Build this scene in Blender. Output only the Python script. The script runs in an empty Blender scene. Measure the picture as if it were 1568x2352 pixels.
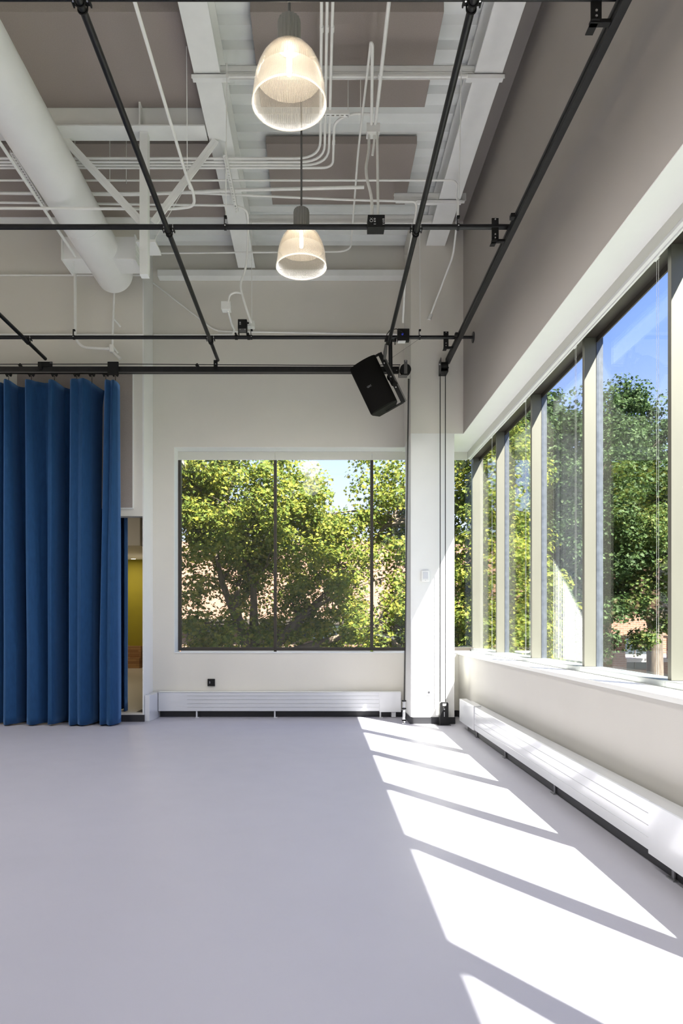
import bpy, math, random
import numpy as np
from mathutils import Vector, Matrix

# ------------------------------------------------------------------ camera
SC = bpy.context.scene
COL = SC.collection
cam_d = bpy.data.cameras.new('camera')
cam = bpy.data.objects.new('camera', cam_d); COL.objects.link(cam)
cam.location = (0, 0, 1.5); cam.rotation_euler = (math.pi/2, 0, 0)
cam_d.sensor_fit = 'VERTICAL'; cam_d.sensor_height = 36; cam_d.sensor_width = 24
cam_d.lens = 24.0
cam_d.shift_x = 51/2352; cam_d.shift_y = 256/2352
cam_d.clip_start = .05; cam_d.clip_end = 400
SC.camera = cam

# ------------------------------------------------------------------ view, sky, sun
SC.view_settings.view_transform = 'Standard'
SC.view_settings.look = 'None'
SC.view_settings.gamma = 1
SC.view_settings.exposure = 1.42
SC.view_settings.use_curve_mapping = False

world = bpy.data.worlds.new('sky'); SC.world = world; world.use_nodes = True
wn = world.node_tree; wn.nodes.clear()
w_out = wn.nodes.new('ShaderNodeOutputWorld'); w_bg = wn.nodes.new('ShaderNodeBackground')
w_tc = wn.nodes.new('ShaderNodeTexCoord'); w_sep = wn.nodes.new('ShaderNodeSeparateXYZ'); w_r = wn.nodes.new('ShaderNodeValToRGB')
wn.links.new(w_tc.outputs['Generated'], w_sep.inputs[0]); wn.links.new(w_sep.outputs['Z'], w_r.inputs[0])
wn.links.new(w_r.outputs[0], w_bg.inputs[0]); wn.links.new(w_bg.outputs[0], w_out.inputs[0])
e = w_r.color_ramp.elements
e[0].position = 0.0; e[0].color = (.78, .84, .95, 1)
e[1].position = .62; e[1].color = (.10, .22, .72, 1)
x = e.new(.14); x.color = (.60, .70, .95, 1)
x = e.new(.36); x.color = (.24, .38, .86, 1)
SKY = .74
w_bg.inputs[1].default_value = SKY

sun_d = bpy.data.lights.new('sun', 'SUN'); sun_d.energy = 17.0; sun_d.angle = math.radians(.55); sun_d.color = (1.0, .95, .86)
sun = bpy.data.objects.new('sun', sun_d); COL.objects.link(sun)
sun.rotation_euler = Vector((-.501, .739, -1.0)).to_track_quat('-Z', 'Y').to_euler()
LAMP_W = 66.0       # watts of one pendant lamp

# ------------------------------------------------------------------ geometry helpers
F = 1568.0
def P(px, py, Y):            # a point of the place at distance Y along the view axis
    return Vector(((px-733)*Y/F, Y, 1.5-(py-1432)*Y/F))
def PZ(px, py, z):           # ... at height z
    return P(px, py, (1.5-z)*F/(py-1432))

def wloc(o):
    v = Vector((0, 0, 0))
    while o is not None:
        v += o.location; o = o.parent
    return v

class MB:
    def __init__(s): s.v = []; s.f = []
    def add(s, vs, fs):
        b = len(s.v); s.v += [tuple(p) for p in vs]; s.f += [tuple(b+i for i in f) for f in fs]; return s
    def box(s, x0, x1, y0, y1, z0, z1):
        return s.add([(x0,y0,z0),(x1,y0,z0),(x1,y1,z0),(x0,y1,z0),(x0,y0,z1),(x1,y0,z1),(x1,y1,z1),(x0,y1,z1)],
                     [(0,3,2,1),(4,5,6,7),(0,1,5,4),(1,2,6,5),(2,3,7,6),(3,0,4,7)])
    def obox(s, c, u, v, w, a, b, d):
        c = Vector(c); u = Vector(u).normalized()*a; v = Vector(v).normalized()*b; w = Vector(w).normalized()*d
        pts = [c-u-v-w, c+u-v-w, c+u+v-w, c-u+v-w, c-u-v+w, c+u-v+w, c+u+v+w, c-u+v+w]
        return s.add(pts, [(0,3,2,1),(4,5,6,7),(0,1,5,4),(1,2,6,5),(2,3,7,6),(3,0,4,7)])
    def bar(s, p0, p1, a, b, up=(0,0,1)):          # rectangular bar between two points
        p0 = Vector(p0); p1 = Vector(p1); w = (p1-p0)
        n = w.normalized(); u = n.cross(Vector(up))
        if u.length < 1e-4: u = n.cross(Vector((0,1,0)))
        u.normalize(); v = u.cross(n)
        return s.obox((p0+p1)/2, u, v, n, a, b, w.length/2)
    def tube(s, path, r, n=10, caps=True):
        path = [Vector(p) for p in path]; m = len(path)
        rs = r if isinstance(r, (list, tuple)) else [r]*m
        t0 = (path[1]-path[0]).normalized()
        u = t0.cross(Vector((0,0,1)))
        if u.length < .05: u = t0.cross(Vector((0,1,0)))
        u.normalize(); vs = []
        for i in range(m):
            if i == 0: t = t0
            elif i == m-1: t = (path[i]-path[i-1]).normalized()
            else: t = ((path[i+1]-path[i]).normalized()+(path[i]-path[i-1]).normalized()).normalized()
            u = (u - t*u.dot(t)).normalized(); w = t.cross(u)
            for k in range(n):
                a = 2*math.pi*k/n
                vs.append(path[i]+(u*math.cos(a)+w*math.sin(a))*rs[i])
        fs = []
        for i in range(m-1):
            for k in range(n):
                k2 = (k+1) % n
                fs.append((i*n+k, i*n+k2, (i+1)*n+k2, (i+1)*n+k))
        if caps:
            fs.append(tuple(range(n-1, -1, -1))); fs.append(tuple((m-1)*n+k for k in range(n)))
        return s.add(vs, fs)
    def cyl(s, p0, p1, r, n=16): return s.tube([p0, p1], r, n)
    def lathe(s, prof, c=(0,0,0), n=32, close=False):
        c = Vector(c); vs = []; fs = []; m = len(prof)
        for (r, z) in prof:
            for k in range(n):
                a = 2*math.pi*k/n; vs.append((c.x+r*math.cos(a), c.y+r*math.sin(a), c.z+z))
        R = range(m) if close else range(m-1)
        for i in R:
            j = (i+1) % m
            for k in range(n):
                k2 = (k+1) % n; fs.append((i*n+k, i*n+k2, j*n+k2, j*n+k))
        if not close:
            fs.append(tuple(range(n-1, -1, -1))); fs.append(tuple((m-1)*n+k for k in range(n)))
        return s.add(vs, fs)
    def prism(s, poly, axis, a0, a1):              # polygon in the plane across the axis, pushed along it
        def mk(p, a):
            if axis == 'x': return (a, p[0], p[1])
            if axis == 'y': return (p[0], a, p[1])
            return (p[0], p[1], a)
        n = len(poly); vs = [mk(p, a0) for p in poly]+[mk(p, a1) for p in poly]
        fs = [tuple(range(n))[::-1], tuple(range(n, 2*n))]+[(i, (i+1) % n, n+(i+1) % n, n+i) for i in range(n)]
        return s.add(vs, fs)
    def sphere(s, c, r, n=12, m=8, sc=(1,1,1)):
        prof = [(max(r*math.sin(math.pi*i/m), 1e-4)*1.0, -r*math.cos(math.pi*i/m)*sc[2]) for i in range(m+1)]
        return s.lathe(prof, c, n)
    def build(s, name, m, parent=None, bevel=0, smooth=True, solid=0):
        me = bpy.data.meshes.new(name)
        off = wloc(parent) if parent else None
        o = bpy.data.objects.new(name, me); COL.objects.link(o)
        vs = s.v
        if parent:
            vs = [(a-off.x, b-off.y, c-off.z) for a, b, c in vs]; o.parent = parent
        else:
            xs = [p[0] for p in vs]; ys = [p[1] for p in vs]; zs = [p[2] for p in vs]
            b = Vector(((min(xs)+max(xs))/2, (min(ys)+max(ys))/2, min(zs)))
            vs = [(p[0]-b.x, p[1]-b.y, p[2]-b.z) for p in vs]; o.location = b
        me.from_pydata(vs, [], s.f)
        import bmesh
        bm = bmesh.new(); bm.from_mesh(me); bmesh.ops.recalc_face_normals(bm, faces=bm.faces); bm.to_mesh(me); bm.free()
        if smooth:
            me.polygons.foreach_set('use_smooth', [True]*len(me.polygons)); me.set_sharp_from_angle(angle=math.radians(35))
        me.materials.append(m)
        if bevel:
            md = o.modifiers.new('bevel', 'BEVEL'); md.width = bevel; md.segments = 2; md.limit_method = 'ANGLE'
        if solid:
            md = o.modifiers.new('solid', 'SOLIDIFY'); md.thickness = solid; md.offset = 0
        return o

def fillet(pts, rad, n=7):                        # round the corners of a polyline
    pts = [Vector(p) for p in pts]; out = [pts[0]]
    for i in range(1, len(pts)-1):
        a, b, c = pts[i-1], pts[i], pts[i+1]
        d1 = a-b; d2 = c-b
        r = min(rad, d1.length*.48, d2.length*.48)
        p = b+d1.normalized()*r; q = b+d2.normalized()*r
        for k in range(n+1):
            t = k/n; out.append(p*(1-t)**2+b*2*t*(1-t)+q*t*t)
    out.append(pts[-1]); return out

def tag(o, label=None, cat=None, group=None, kind=None):
    if label: o['label'] = label
    if cat: o['category'] = cat
    if group: o['group'] = group
    if kind: o['kind'] = kind
    return o
def thing(name, label, cat, loc=(0,0,0), group=None, kind=None):
    o = bpy.data.objects.new(name, None); COL.objects.link(o); o.location = loc; o.empty_display_size = .1
    return tag(o, label, cat, group, kind)
def struct(o): o['kind'] = 'structure'; return o
def copy_tree(o, loc=None, parent=None):
    c = o.copy(); COL.objects.link(c)
    if parent: c.parent = parent
    if loc is not None: c.location = loc
    for ch in list(o.children): copy_tree(ch, None, c)
    return c

# ------------------------------------------------------------------ materials
def mat(name, col, rough=.5, metal=0, noise=0, nscale=4, bump=0, bscale=60, spec=.5, stretch=None, coat=0):
    m = bpy.data.materials.new(name); m.use_nodes = True; nt = m.node_tree
    b = nt.nodes['Principled BSDF']
    b.inputs['Base Color'].default_value = (*col, 1); b.inputs['Roughness'].default_value = rough
    b.inputs['Metallic'].default_value = metal; b.inputs['Specular IOR Level'].default_value = spec
    b.inputs['Coat Weight'].default_value = coat
    tc = nt.nodes.new('ShaderNodeTexCoord'); mp = nt.nodes.new('ShaderNodeMapping')
    nt.links.new(tc.outputs['Object'], mp.inputs[0])
    if stretch: mp.inputs['Scale'].default_value = stretch
    if noise:
        n = nt.nodes.new('ShaderNodeTexNoise'); n.inputs['Scale'].default_value = nscale; n.inputs['Detail'].default_value = 5
        nt.links.new(mp.outputs[0], n.inputs[0])
        r = nt.nodes.new('ShaderNodeValToRGB'); nt.links.new(n.outputs['Fac'], r.inputs[0])
        r.color_ramp.elements[0].position = .3; r.color_ramp.elements[1].position = .7
        r.color_ramp.elements[0].color = (*[c*(1-noise) for c in col], 1)
        r.color_ramp.elements[1].color = (*[min(1, c*(1+noise)) for c in col], 1)
        nt.links.new(r.outputs[0], b.inputs['Base Color'])
    if bump:
        n2 = nt.nodes.new('ShaderNodeTexNoise'); n2.inputs['Scale'].default_value = bscale; n2.inputs['Detail'].default_value = 3
        nt.links.new(mp.outputs[0], n2.inputs[0])
        bp = nt.nodes.new('ShaderNodeBump'); bp.inputs['Strength'].default_value = bump; bp.inputs['Distance'].default_value = .004
        nt.links.new(n2.outputs['Fac'], bp.inputs['Height']); nt.links.new(bp.outputs[0], b.inputs['Normal'])
    return m

M = {}
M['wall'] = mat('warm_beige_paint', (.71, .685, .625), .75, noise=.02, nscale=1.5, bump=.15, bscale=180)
M['wall_dimmed'] = mat('dimmed_beige_paint', (.575, .555, .52), .75, noise=.02, nscale=1.5, bump=.15, bscale=180)  # same paint as the other walls, darkened to offset strong lamp light
M['bulk'] = mat('shaded_beige_paint', (.39, .36, .33), .8, noise=.02, nscale=1.2, bump=.12, bscale=180)  # wall beige darkened: shade of the backlit upper wall put into the colour
M['white'] = mat('white_paint', (.80, .80, .78), .6, noise=.01, bump=.1, bscale=200)
M['deck'] = mat('white_steel_paint', (.84, .86, .84), .5, noise=.03, nscale=3)
M['steel'] = mat('painted_beam_steel', (.86, .87, .85), .5, noise=.025, nscale=5, bump=.1, bscale=40)
M['duct'] = mat('painted_duct_metal', (.88, .88, .86), .45, noise=.02, nscale=3)
M['conduit'] = mat('painted_conduit', (.84, .84, .81), .4, noise=.03, nscale=12)
M['panel'] = mat('taupe_acoustic_fabric', (.335, .29, .265), .95, noise=.05, nscale=90, bump=.3, bscale=500)
M['black'] = mat('black_pipe_steel', (.010, .010, .011), .42, noise=.3, nscale=18, spec=.35)
M['blackmatte'] = mat('matte_black_metal', (.008, .0075, .0075), .6, spec=.3)
M['blackplastic'] = mat('black_speaker_plastic', (.008, .0075, .007), .6, spec=.3, bump=.2, bscale=400)
M['grille'] = mat('black_speaker_grille', (.005, .0045, .004), .8, bump=.3, bscale=900, spec=.12)
M['bolt'] = mat('zinc_bolt', (.7, .7, .72), .3, metal=1)
M['chrome'] = mat('chrome_steel', (.75, .76, .78), .18, metal=1)
M['label'] = mat('white_label_print', (.8, .8, .8), .6)
M['blueplug'] = mat('blue_plug', (.05, .08, .8), .4)
M['framedark'] = mat('backlit_dark_frame', (.045, .037, .030), .4, noise=.1)  # backlit darkness of the back window frames is put into this colour
M['mull'] = mat('champagne_anodised_frame', (.15, .145, .12), .42, metal=.35, noise=.05, nscale=6, stretch=(1,1,.2))
M['sillmetal'] = mat('sill_channel_metal', (.38, .40, .40), .35, metal=.6, noise=.1, nscale=8)
M['gasket'] = mat('steel_glazing_channel', (.10, .11, .13), .3, metal=.5, noise=.2, nscale=20)
M['shadecloth'] = mat('valance_cream_paint', (.72, .71, .64), .6)
M['heater'] = mat('white_enamel', (.66, .67, .70), .2, noise=.01, coat=.3)
M['base'] = mat('black_rubber_base', (.022, .022, .026), .4)
M['navy'] = mat('navy_glazed_edge', (.02, .03, .09), .3)
M['olive'] = mat('olive_green_paint', (.30, .26, .012), .7, noise=.03)
M['grey'] = mat('grey_wall_plate', (.20, .20, .22), .4)
M['rubberdark'] = mat('dark_grey_housing', (.135, .13, .125), .5, metal=.2)
M['lampgrey'] = mat('cast_grey_lamp_housing', (.25, .245, .23), .5, metal=.2)
M['chain'] = mat('white_bead_chain', (.75, .75, .72), .4)
M['bark'] = mat('grey_brown_bark', (.10, .075, .055), .9, noise=.35, nscale=14, bump=.8, bscale=25, stretch=(1,1,.25))
M['grass'] = mat('mown_grass', (.045, .065, .03), .95, noise=.4, nscale=3)
M['paving'] = mat('pale_concrete', (.30, .28, .26), .9, noise=.15, nscale=2)
M['roof'] = mat('salmon_roof_tiles', (.15, .075, .05), .85, noise=.25, nscale=8)
M['coping'] = mat('buff_coping_stone', (.30, .215, .145), .85, noise=.1)
M['darkglass'] = mat('dark_building_glass', (.03, .04, .05), .1)
M['paleblind'] = mat('pale_blind_behind_glass', (.45, .50, .55), .3)

# floor: lavender-grey sheet vinyl with faint seams and scuffs
def floor_mat():
    m = mat('lavender_grey_vinyl', (.45, .44, .495), .42, noise=.018, nscale=1.2, spec=.5)
    nt = m.node_tree; b = nt.nodes['Principled BSDF']
    tc = nt.nodes.new('ShaderNodeTexCoord'); n = nt.nodes.new('ShaderNodeTexNoise'); n.inputs['Scale'].default_value = 3.5; n.inputs['Detail'].default_value = 8
    nt.links.new(tc.outputs['Object'], n.inputs[0])
    mr = nt.nodes.new('ShaderNodeMapRange'); mr.inputs['To Min'].default_value = .36; mr.inputs['To Max'].default_value = .52
    nt.links.new(n.outputs['Fac'], mr.inputs[0]); nt.links.new(mr.outputs[0], b.inputs['Roughness'])
    return m
M['floor'] = floor_mat()

def brick_mat(name, c1, c2, mortar, scale=1.0, vert='XZ'):
    m = bpy.data.materials.new(name); m.use_nodes = True; nt = m.node_tree; b = nt.nodes['Principled BSDF']; b.inputs['Roughness'].default_value = .85
    tc = nt.nodes.new('ShaderNodeTexCoord'); sp = nt.nodes.new('ShaderNodeSeparateXYZ'); cb = nt.nodes.new('ShaderNodeCombineXYZ')
    nt.links.new(tc.outputs['Object'], sp.inputs[0])
    ad = nt.nodes.new('ShaderNodeMath'); ad.operation = 'ADD'; nt.links.new(sp.outputs['X'], ad.inputs[0]); nt.links.new(sp.outputs['Y'], ad.inputs[1])
    nt.links.new(ad.outputs[0], cb.inputs[0]); nt.links.new(sp.outputs['Z'], cb.inputs[1])
    br = nt.nodes.new('ShaderNodeTexBrick'); nt.links.new(cb.outputs[0], br.inputs[0])
    br.inputs['Color1'].default_value = (*c1, 1); br.inputs['Color2'].default_value = (*c2, 1); br.inputs['Mortar'].default_value = (*mortar, 1)
    br.inputs['Scale'].default_value = 1.0; br.inputs['Brick Width'].default_value = .22*scale; br.inputs['Row Height'].default_value = .075*scale
    br.inputs['Mortar Size'].default_value = .009*scale
    nt.links.new(br.outputs[0], b.inputs['Base Color'])
    return m
M['brick'] = brick_mat('orange_brick', (.20, .10, .06), (.16, .072, .045), (.22, .17, .135), 1.2)

def wood_mat():
    m = bpy.data.materials.new('butcher_block_wood'); m.use_nodes = True; nt = m.node_tree; b = nt.nodes['Principled BSDF']; b.inputs['Roughness'].default_value = .5
    tc = nt.nodes.new('ShaderNodeTexCoord'); sp = nt.nodes.new('ShaderNodeSeparateXYZ'); cb = nt.nodes.new('ShaderNodeCombineXYZ')
    nt.links.new(tc.outputs['Object'], sp.inputs[0]); nt.links.new(sp.outputs['X'], cb.inputs[0]); nt.links.new(sp.outputs['Z'], cb.inputs[1])
    br = nt.nodes.new('ShaderNodeTexBrick'); nt.links.new(cb.outputs[0], br.inputs[0])
    br.inputs['Color1'].default_value = (.42, .24, .10, 1); br.inputs['Color2'].default_value = (.28, .14, .055, 1); br.inputs['Mortar'].default_value = (.2, .1, .04, 1)
    br.inputs['Scale'].default_value = 1; br.inputs['Brick Width'].default_value = .5; br.inputs['Row Height'].default_value = .07; br.inputs['Mortar Size'].default_value = .003
    nt.links.new(br.outputs[0], b.inputs['Base Color']); return m
M['wood'] = wood_mat()

def schlick(nt, f0):                              # reflectance of a clear sheet from either side
    ge = nt.nodes.new('ShaderNodeNewGeometry'); d = nt.nodes.new('ShaderNodeVectorMath'); d.operation = 'DOT_PRODUCT'
    nt.links.new(ge.outputs['Incoming'], d.inputs[0]); nt.links.new(ge.outputs['Normal'], d.inputs[1])
    def mth(op, a, b=None):
        n = nt.nodes.new('ShaderNodeMath'); n.operation = op
        for i, q in enumerate((a, b)):
            if q is None: continue
            if isinstance(q, (int, float)): n.inputs[i].default_value = q
            else: nt.links.new(q, n.inputs[i])
        return n.outputs[0]
    a = mth('ABSOLUTE', d.outputs['Value']); b = mth('SUBTRACT', 1.0, a); c = mth('POWER', b, 5.0)
    return mth('ADD', mth('MULTIPLY', c, 1-f0), f0)
def glass_mat(name, tint, ior=1.45, rough=0.0):
    m = bpy.data.materials.new(name); m.use_nodes = True; nt = m.node_tree; nt.nodes.clear()
    o = nt.nodes.new('ShaderNodeOutputMaterial'); mx = nt.nodes.new('ShaderNodeMixShader')
    t = nt.nodes.new('ShaderNodeBsdfTransparent'); t.inputs[0].default_value = (*tint, 1)
    g = nt.nodes.new('ShaderNodeBsdfGlossy'); g.inputs['Roughness'].default_value = rough; g.inputs[0].default_value = (.95, .97, 1, 1)
    nt.links.new(schlick(nt, .04), mx.inputs[0]); nt.links.new(t.outputs[0], mx.inputs[1]); nt.links.new(g.outputs[0], mx.inputs[2])
    nt.links.new(mx.outputs[0], o.inputs[0]); return m
M['glass'] = glass_mat('window_glass', (.96, .97, .96))
M['glass_side'] = glass_mat('side_window_glass', (.90, .92, .92))

def acrylic_mat(name, lo_, hi_):                                # clear ribbed lamp shade
    m = bpy.data.materials.new(name); m.use_nodes = True; nt = m.node_tree; nt.nodes.clear()
    o = nt.nodes.new('ShaderNodeOutputMaterial'); mx = nt.nodes.new('ShaderNodeMixShader'); mx2 = nt.nodes.new('ShaderNodeMixShader')
    t = nt.nodes.new('ShaderNodeBsdfTransparent'); t.inputs[0].default_value = (.93, .92, .90, 1)
    g = nt.nodes.new('ShaderNodeBsdfGlossy'); g.inputs['Roughness'].default_value = .12
    tr = nt.nodes.new('ShaderNodeBsdfTranslucent'); tr.inputs[0].default_value = (.95, .86, .74, 1)
    df = nt.nodes.new('ShaderNodeBsdfDiffuse'); df.inputs[0].default_value = (.9, .85, .78, 1)
    ms = nt.nodes.new('ShaderNodeMixShader'); ms.inputs[0].default_value = .4
    nt.links.new(tr.outputs[0], ms.inputs[1]); nt.links.new(df.outputs[0], ms.inputs[2])
    tc = nt.nodes.new('ShaderNodeTexCoord'); sp = nt.nodes.new('ShaderNodeSeparateXYZ'); nt.links.new(tc.outputs['Object'], sp.inputs[0])
    at = nt.nodes.new('ShaderNodeMath'); at.operation = 'ARCTAN2'; nt.links.new(sp.outputs['Y'], at.inputs[0]); nt.links.new(sp.outputs['X'], at.inputs[1])
    ml = nt.nodes.new('ShaderNodeMath'); ml.operation = 'MULTIPLY'; ml.inputs[1].default_value = 110; nt.links.new(at.outputs[0], ml.inputs[0])
    sn = nt.nodes.new('ShaderNodeMath'); sn.operation = 'SINE'; nt.links.new(ml.outputs[0], sn.inputs[0])
    bp = nt.nodes.new('ShaderNodeBump'); bp.inputs['Strength'].default_value = .9; bp.inputs['Distance'].default_value = .004
    nt.links.new(sn.outputs[0], bp.inputs['Height']); nt.links.new(bp.outputs[0], g.inputs['Normal'])
    mr = nt.nodes.new('ShaderNodeMapRange'); mr.inputs['From Min'].default_value = -1; mr.inputs['To Min'].default_value = lo_; mr.inputs['To Max'].default_value = hi_
    nt.links.new(sn.outputs[0], mr.inputs[0]); nt.links.new(mr.outputs[0], mx.inputs[0])
    nt.links.new(t.outputs[0], mx.inputs[1]); nt.links.new(ms.outputs[0], mx.inputs[2])
    nt.links.new(schlick(nt, .04), mx2.inputs[0]); nt.links.new(mx.outputs[0], mx2.inputs[1]); nt.links.new(g.outputs[0], mx2.inputs[2])
    nt.links.new(mx2.outputs[0], o.inputs[0]); return m
M['acrylic'] = acrylic_mat('ribbed_clear_acrylic', .07, .20)
M['rim'] = acrylic_mat('shade_rim_acrylic', .5, .7)
M['prism'] = acrylic_mat('prismatic_inner_acrylic', .14, .34)

def emit(name, col, s):
    m = bpy.data.materials.new(name); m.use_nodes = True; nt = m.node_tree; nt.nodes.clear()
    o = nt.nodes.new('ShaderNodeOutputMaterial'); e_ = nt.nodes.new('ShaderNodeEmission'); e_.inputs[0].default_value = (*col, 1); e_.inputs[1].default_value = s
    nt.links.new(e_.outputs[0], o.inputs[0]); return m
M['bulb'] = emit('glowing_lamp_tube', (1, .86, .66), 9)
M['downlight'] = emit('downlight_lens', (1, .85, .6), 4)

def velvet():
    m = mat('blue_velvet', (.014, .058, .155), .85, noise=.10, nscale=30, bump=.25, bscale=350, stretch=(1,1,.3))
    b = m.node_tree.nodes['Principled BSDF']; b.inputs['Sheen Weight'].default_value = .8; b.inputs['Sheen Roughness'].default_value = .4
    b.inputs['Sheen Tint'].default_value = (.25, .5, 1, 1); b.inputs['Specular IOR Level'].default_value = .2; return m
M['velvet'] = velvet()

def leaf_mat(name, cols, trans=.45):
    m = bpy.data.materials.new(name); m.use_nodes = True; nt = m.node_tree; nt.nodes.clear()
    o = nt.nodes.new('ShaderNodeOutputMaterial'); ge = nt.nodes.new('ShaderNodeNewGeometry'); r = nt.nodes.new('ShaderNodeValToRGB')
    nt.links.new(ge.outputs['Random Per Island'], r.inputs[0]); el = r.color_ramp.elements
    el[0].color = (*cols[0], 1); el[1].color = (*cols[-1], 1)
    for i, c in enumerate(cols[1:-1]): q = el.new((i+1)/(len(cols)-1)); q.color = (*c, 1)
    p = nt.nodes.new('ShaderNodeBsdfPrincipled'); p.inputs['Roughness'].default_value = .6; p.inputs['Specular IOR Level'].default_value = .2; nt.links.new(r.outputs[0], p.inputs['Base Color'])
    t = nt.nodes.new('ShaderNodeBsdfTranslucent'); nt.links.new(r.outputs[0], t.inputs[0])
    mx = nt.nodes.new('ShaderNodeMixShader'); mx.inputs[0].default_value = trans
    nt.links.new(p.outputs[0], mx.inputs[1]); nt.links.new(t.outputs[0], mx.inputs[2]); nt.links.new(mx.outputs[0], o.inputs[0]); return m
M['leaf_a'] = leaf_mat('yellow_green_leaves', [(.07, .11, .022), (.125, .175, .032), (.19, .235, .045), (.26, .28, .05), (.36, .33, .055)], .6)
M['leaf_b'] = leaf_mat('deep_green_leaves', [(.022, .045, .014), (.036, .066, .02), (.052, .09, .027), (.085, .125, .05)], .35)
M['leaf_c'] = leaf_mat('mid_green_leaves', [(.04, .075, .018), (.065, .105, .026), (.10, .145, .04), (.18, .18, .05)], .4)

# ================================================================== THE SETTING
RX = 2.245       # lower right wall
UX = 2.15        # upper right wall (bulkhead)
YB = 11.0        # back wall
YF = -6.0        # wall behind the camera
XL = -9.0        # far left wall
ZD = 7.55        # underside of the deck
SILL = 1.03; HEAD = 4.34
CY = 10.2        # front of the corner column

struct(MB().box(XL-.2, RX+.3, YF-.2, YB+.3, -.3, 0).build('floor', M['floor'], smooth=False))

# ceiling: deep ribbed steel deck, ribs run across the room
mb = MB(); y = YF
prof = []
while y < YB+.3:
    prof += [(y, ZD), (y+.13, ZD), (y+.165, ZD+.075), (y+.265, ZD+.075)]
    y += .30
top = [(prof[-1][0], ZD+.25), (YF, ZD+.25)]
# front and back profile quads
n = len(prof)
vs = [(XL, a, b) for a, b in prof]+[(UX+.1, a, b) for a, b in prof]+[(XL, a, ZD+.2) for a, b in prof]+[(UX+.1, a, ZD+.2) for a, b in prof]
fs = []
for i in range(n-1):
    fs += [(i, i+1, n+i+1, n+i), (2*n+i, 3*n+i, 3*n+i+1, 2*n+i+1), (i, 2*n+i, 2*n+i+1, i+1), (n+i, n+i+1, 3*n+i+1, 3*n+i)]
mb.add(vs, fs)
struct(mb.build('ceiling', M['deck'], smooth=False))

# back wall: opening for the window band, white reveals
mb = MB()
mb.box(-2.68, RX+.35, YB, YB+.30, -.1, 1.02)
mb.box(-2.68, 2.72, YB, YB+.42, HEAD, ZD+.1)
mb.box(-2.68, -2.336, YB, YB+.42, 1.02, HEAD)
struct(mb.build('wall_back', M['wall'], smooth=False))
struct(MB().box(-2.336, 2.5, YB-.012, YB+.28, 1.02, 1.035).build('trim_1', M['white'], bevel=.003))       # sill board of the back window
mb = MB(); mb.box(-2.338, -2.330, YB-.001, YB+.27, 1.03, HEAD); mb.box(-2.336, 1.40, YB-.001, YB+.27, HEAD-.004, HEAD+.004)
struct(mb.build('trim_2', M['white'], smooth=False))
# beige-painted wall under and over the right-hand windows
struct(MB().box(RX, RX+.45, YF, YB+.02, -.1, 1.0).build('wall_right', M['wall_dimmed'], smooth=False))
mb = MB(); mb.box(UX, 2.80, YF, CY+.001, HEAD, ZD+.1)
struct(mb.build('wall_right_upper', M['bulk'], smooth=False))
mb = MB(); mb.box(UX+.001, 2.46, YF, CY, HEAD-.008, HEAD); mb.box(1.37, 2.46, CY+.001, YB+.27, HEAD-.008, HEAD)
struct(mb.build('trim_3', M['white'], smooth=False))                                                   # white soffit over the glazing
struct(MB().box(2.222, 2.53, YF, YB+.25, 1.0, 1.038).build('trim_4', M['white'], bevel=.004))           # long white sill
struct(MB().box(XL-.15, XL, YF, YB, 0, ZD+.1).build('wall_left', M['wall'], smooth=False))
mb = MB(); mb.box(XL, RX+.4, YF-.15, YF, 0, ZD+.1)
struct(mb.build('wall_front', M['wall'], smooth=False))
# partition with the tall opening to the next room
mb = MB()
mb.box(XL, -2.70, 10.43, 10.60, 3.14, ZD+.1); mb.box(XL, -6.6, 10.43, 10.60, 0, 3.14); mb.box(XL, -2.70, 10.43, 10.60, 0, .125)
struct(mb.build('wall_partition', M['wall'], smooth=False))
struct(MB().prism([(-2.699, 10.430), (-2.68, 10.430), (-2.68, 11.0), (-2.82, 11.0), (-2.735,10.61)], 'z', 0, ZD+.1).build('wall_return', M['white'], smooth=False))
# corner ledge at the back wall top
tag(MB().box(-2.57, 1.36, 10.84, 11.0, 7.02, 7.12).build('steel_beam', M['steel'], bevel=.004), 'long white steel ledge across the back wall above the window', 'beam')

# corner column
mb = MB(); mb.box(1.366, 2.017, CY, 10.95, 0, HEAD); mb.box(1.366, UX, CY, YB-.002, HEAD, ZD)
col = thing('column', 'tall white square column in the window corner', 'column', (1.69, CY+.3, 0))
MB().box(1.366, 2.017, CY, 10.85, 0, HEAD).build('shaft', M['white'], col, smooth=False)
MB().box(1.366, UX, CY, YB-.002, HEAD+.001, ZD).build('upper_shaft', M['wall'], col, smooth=False)
# black rubber bases
mb = MB(); mb.box(1.354, 2.029, CY-.012, CY, 0, .10); mb.box(1.354, 1.366, CY, 10.85, 0, .10); mb.box(2.017, 2.029, CY, 10.85, 0, .10)
mb.build('rubber_base', M['base'], col, smooth=False)
struct(MB().box(-2.56, 1.36, YB-.012, YB-.0005, 0, .10).build('baseboard_back', M['base'], smooth=False))
struct(MB().box(RX-.012, RX-.0005, YF, YB-.015, 0, .10).build('baseboard_right', M['base'], smooth=False))
struct(MB().box(2.03, RX-.013, YB-.012, YB-.0005, 0, .10).build('baseboard_corner', M['base'], smooth=False))
struct(MB().box(XL, -2.665, 10.415, 10.4295, 0, .105).build('baseboard_partition', M['base'], smooth=False))

# white beam-like steel box where the upper column meets the deck
struct(MB().box(1.88, UX+.02, YF, CY-.001, ZD-.04, ZD+.02).build('trim_5', M['bulk'], smooth=False))

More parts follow.
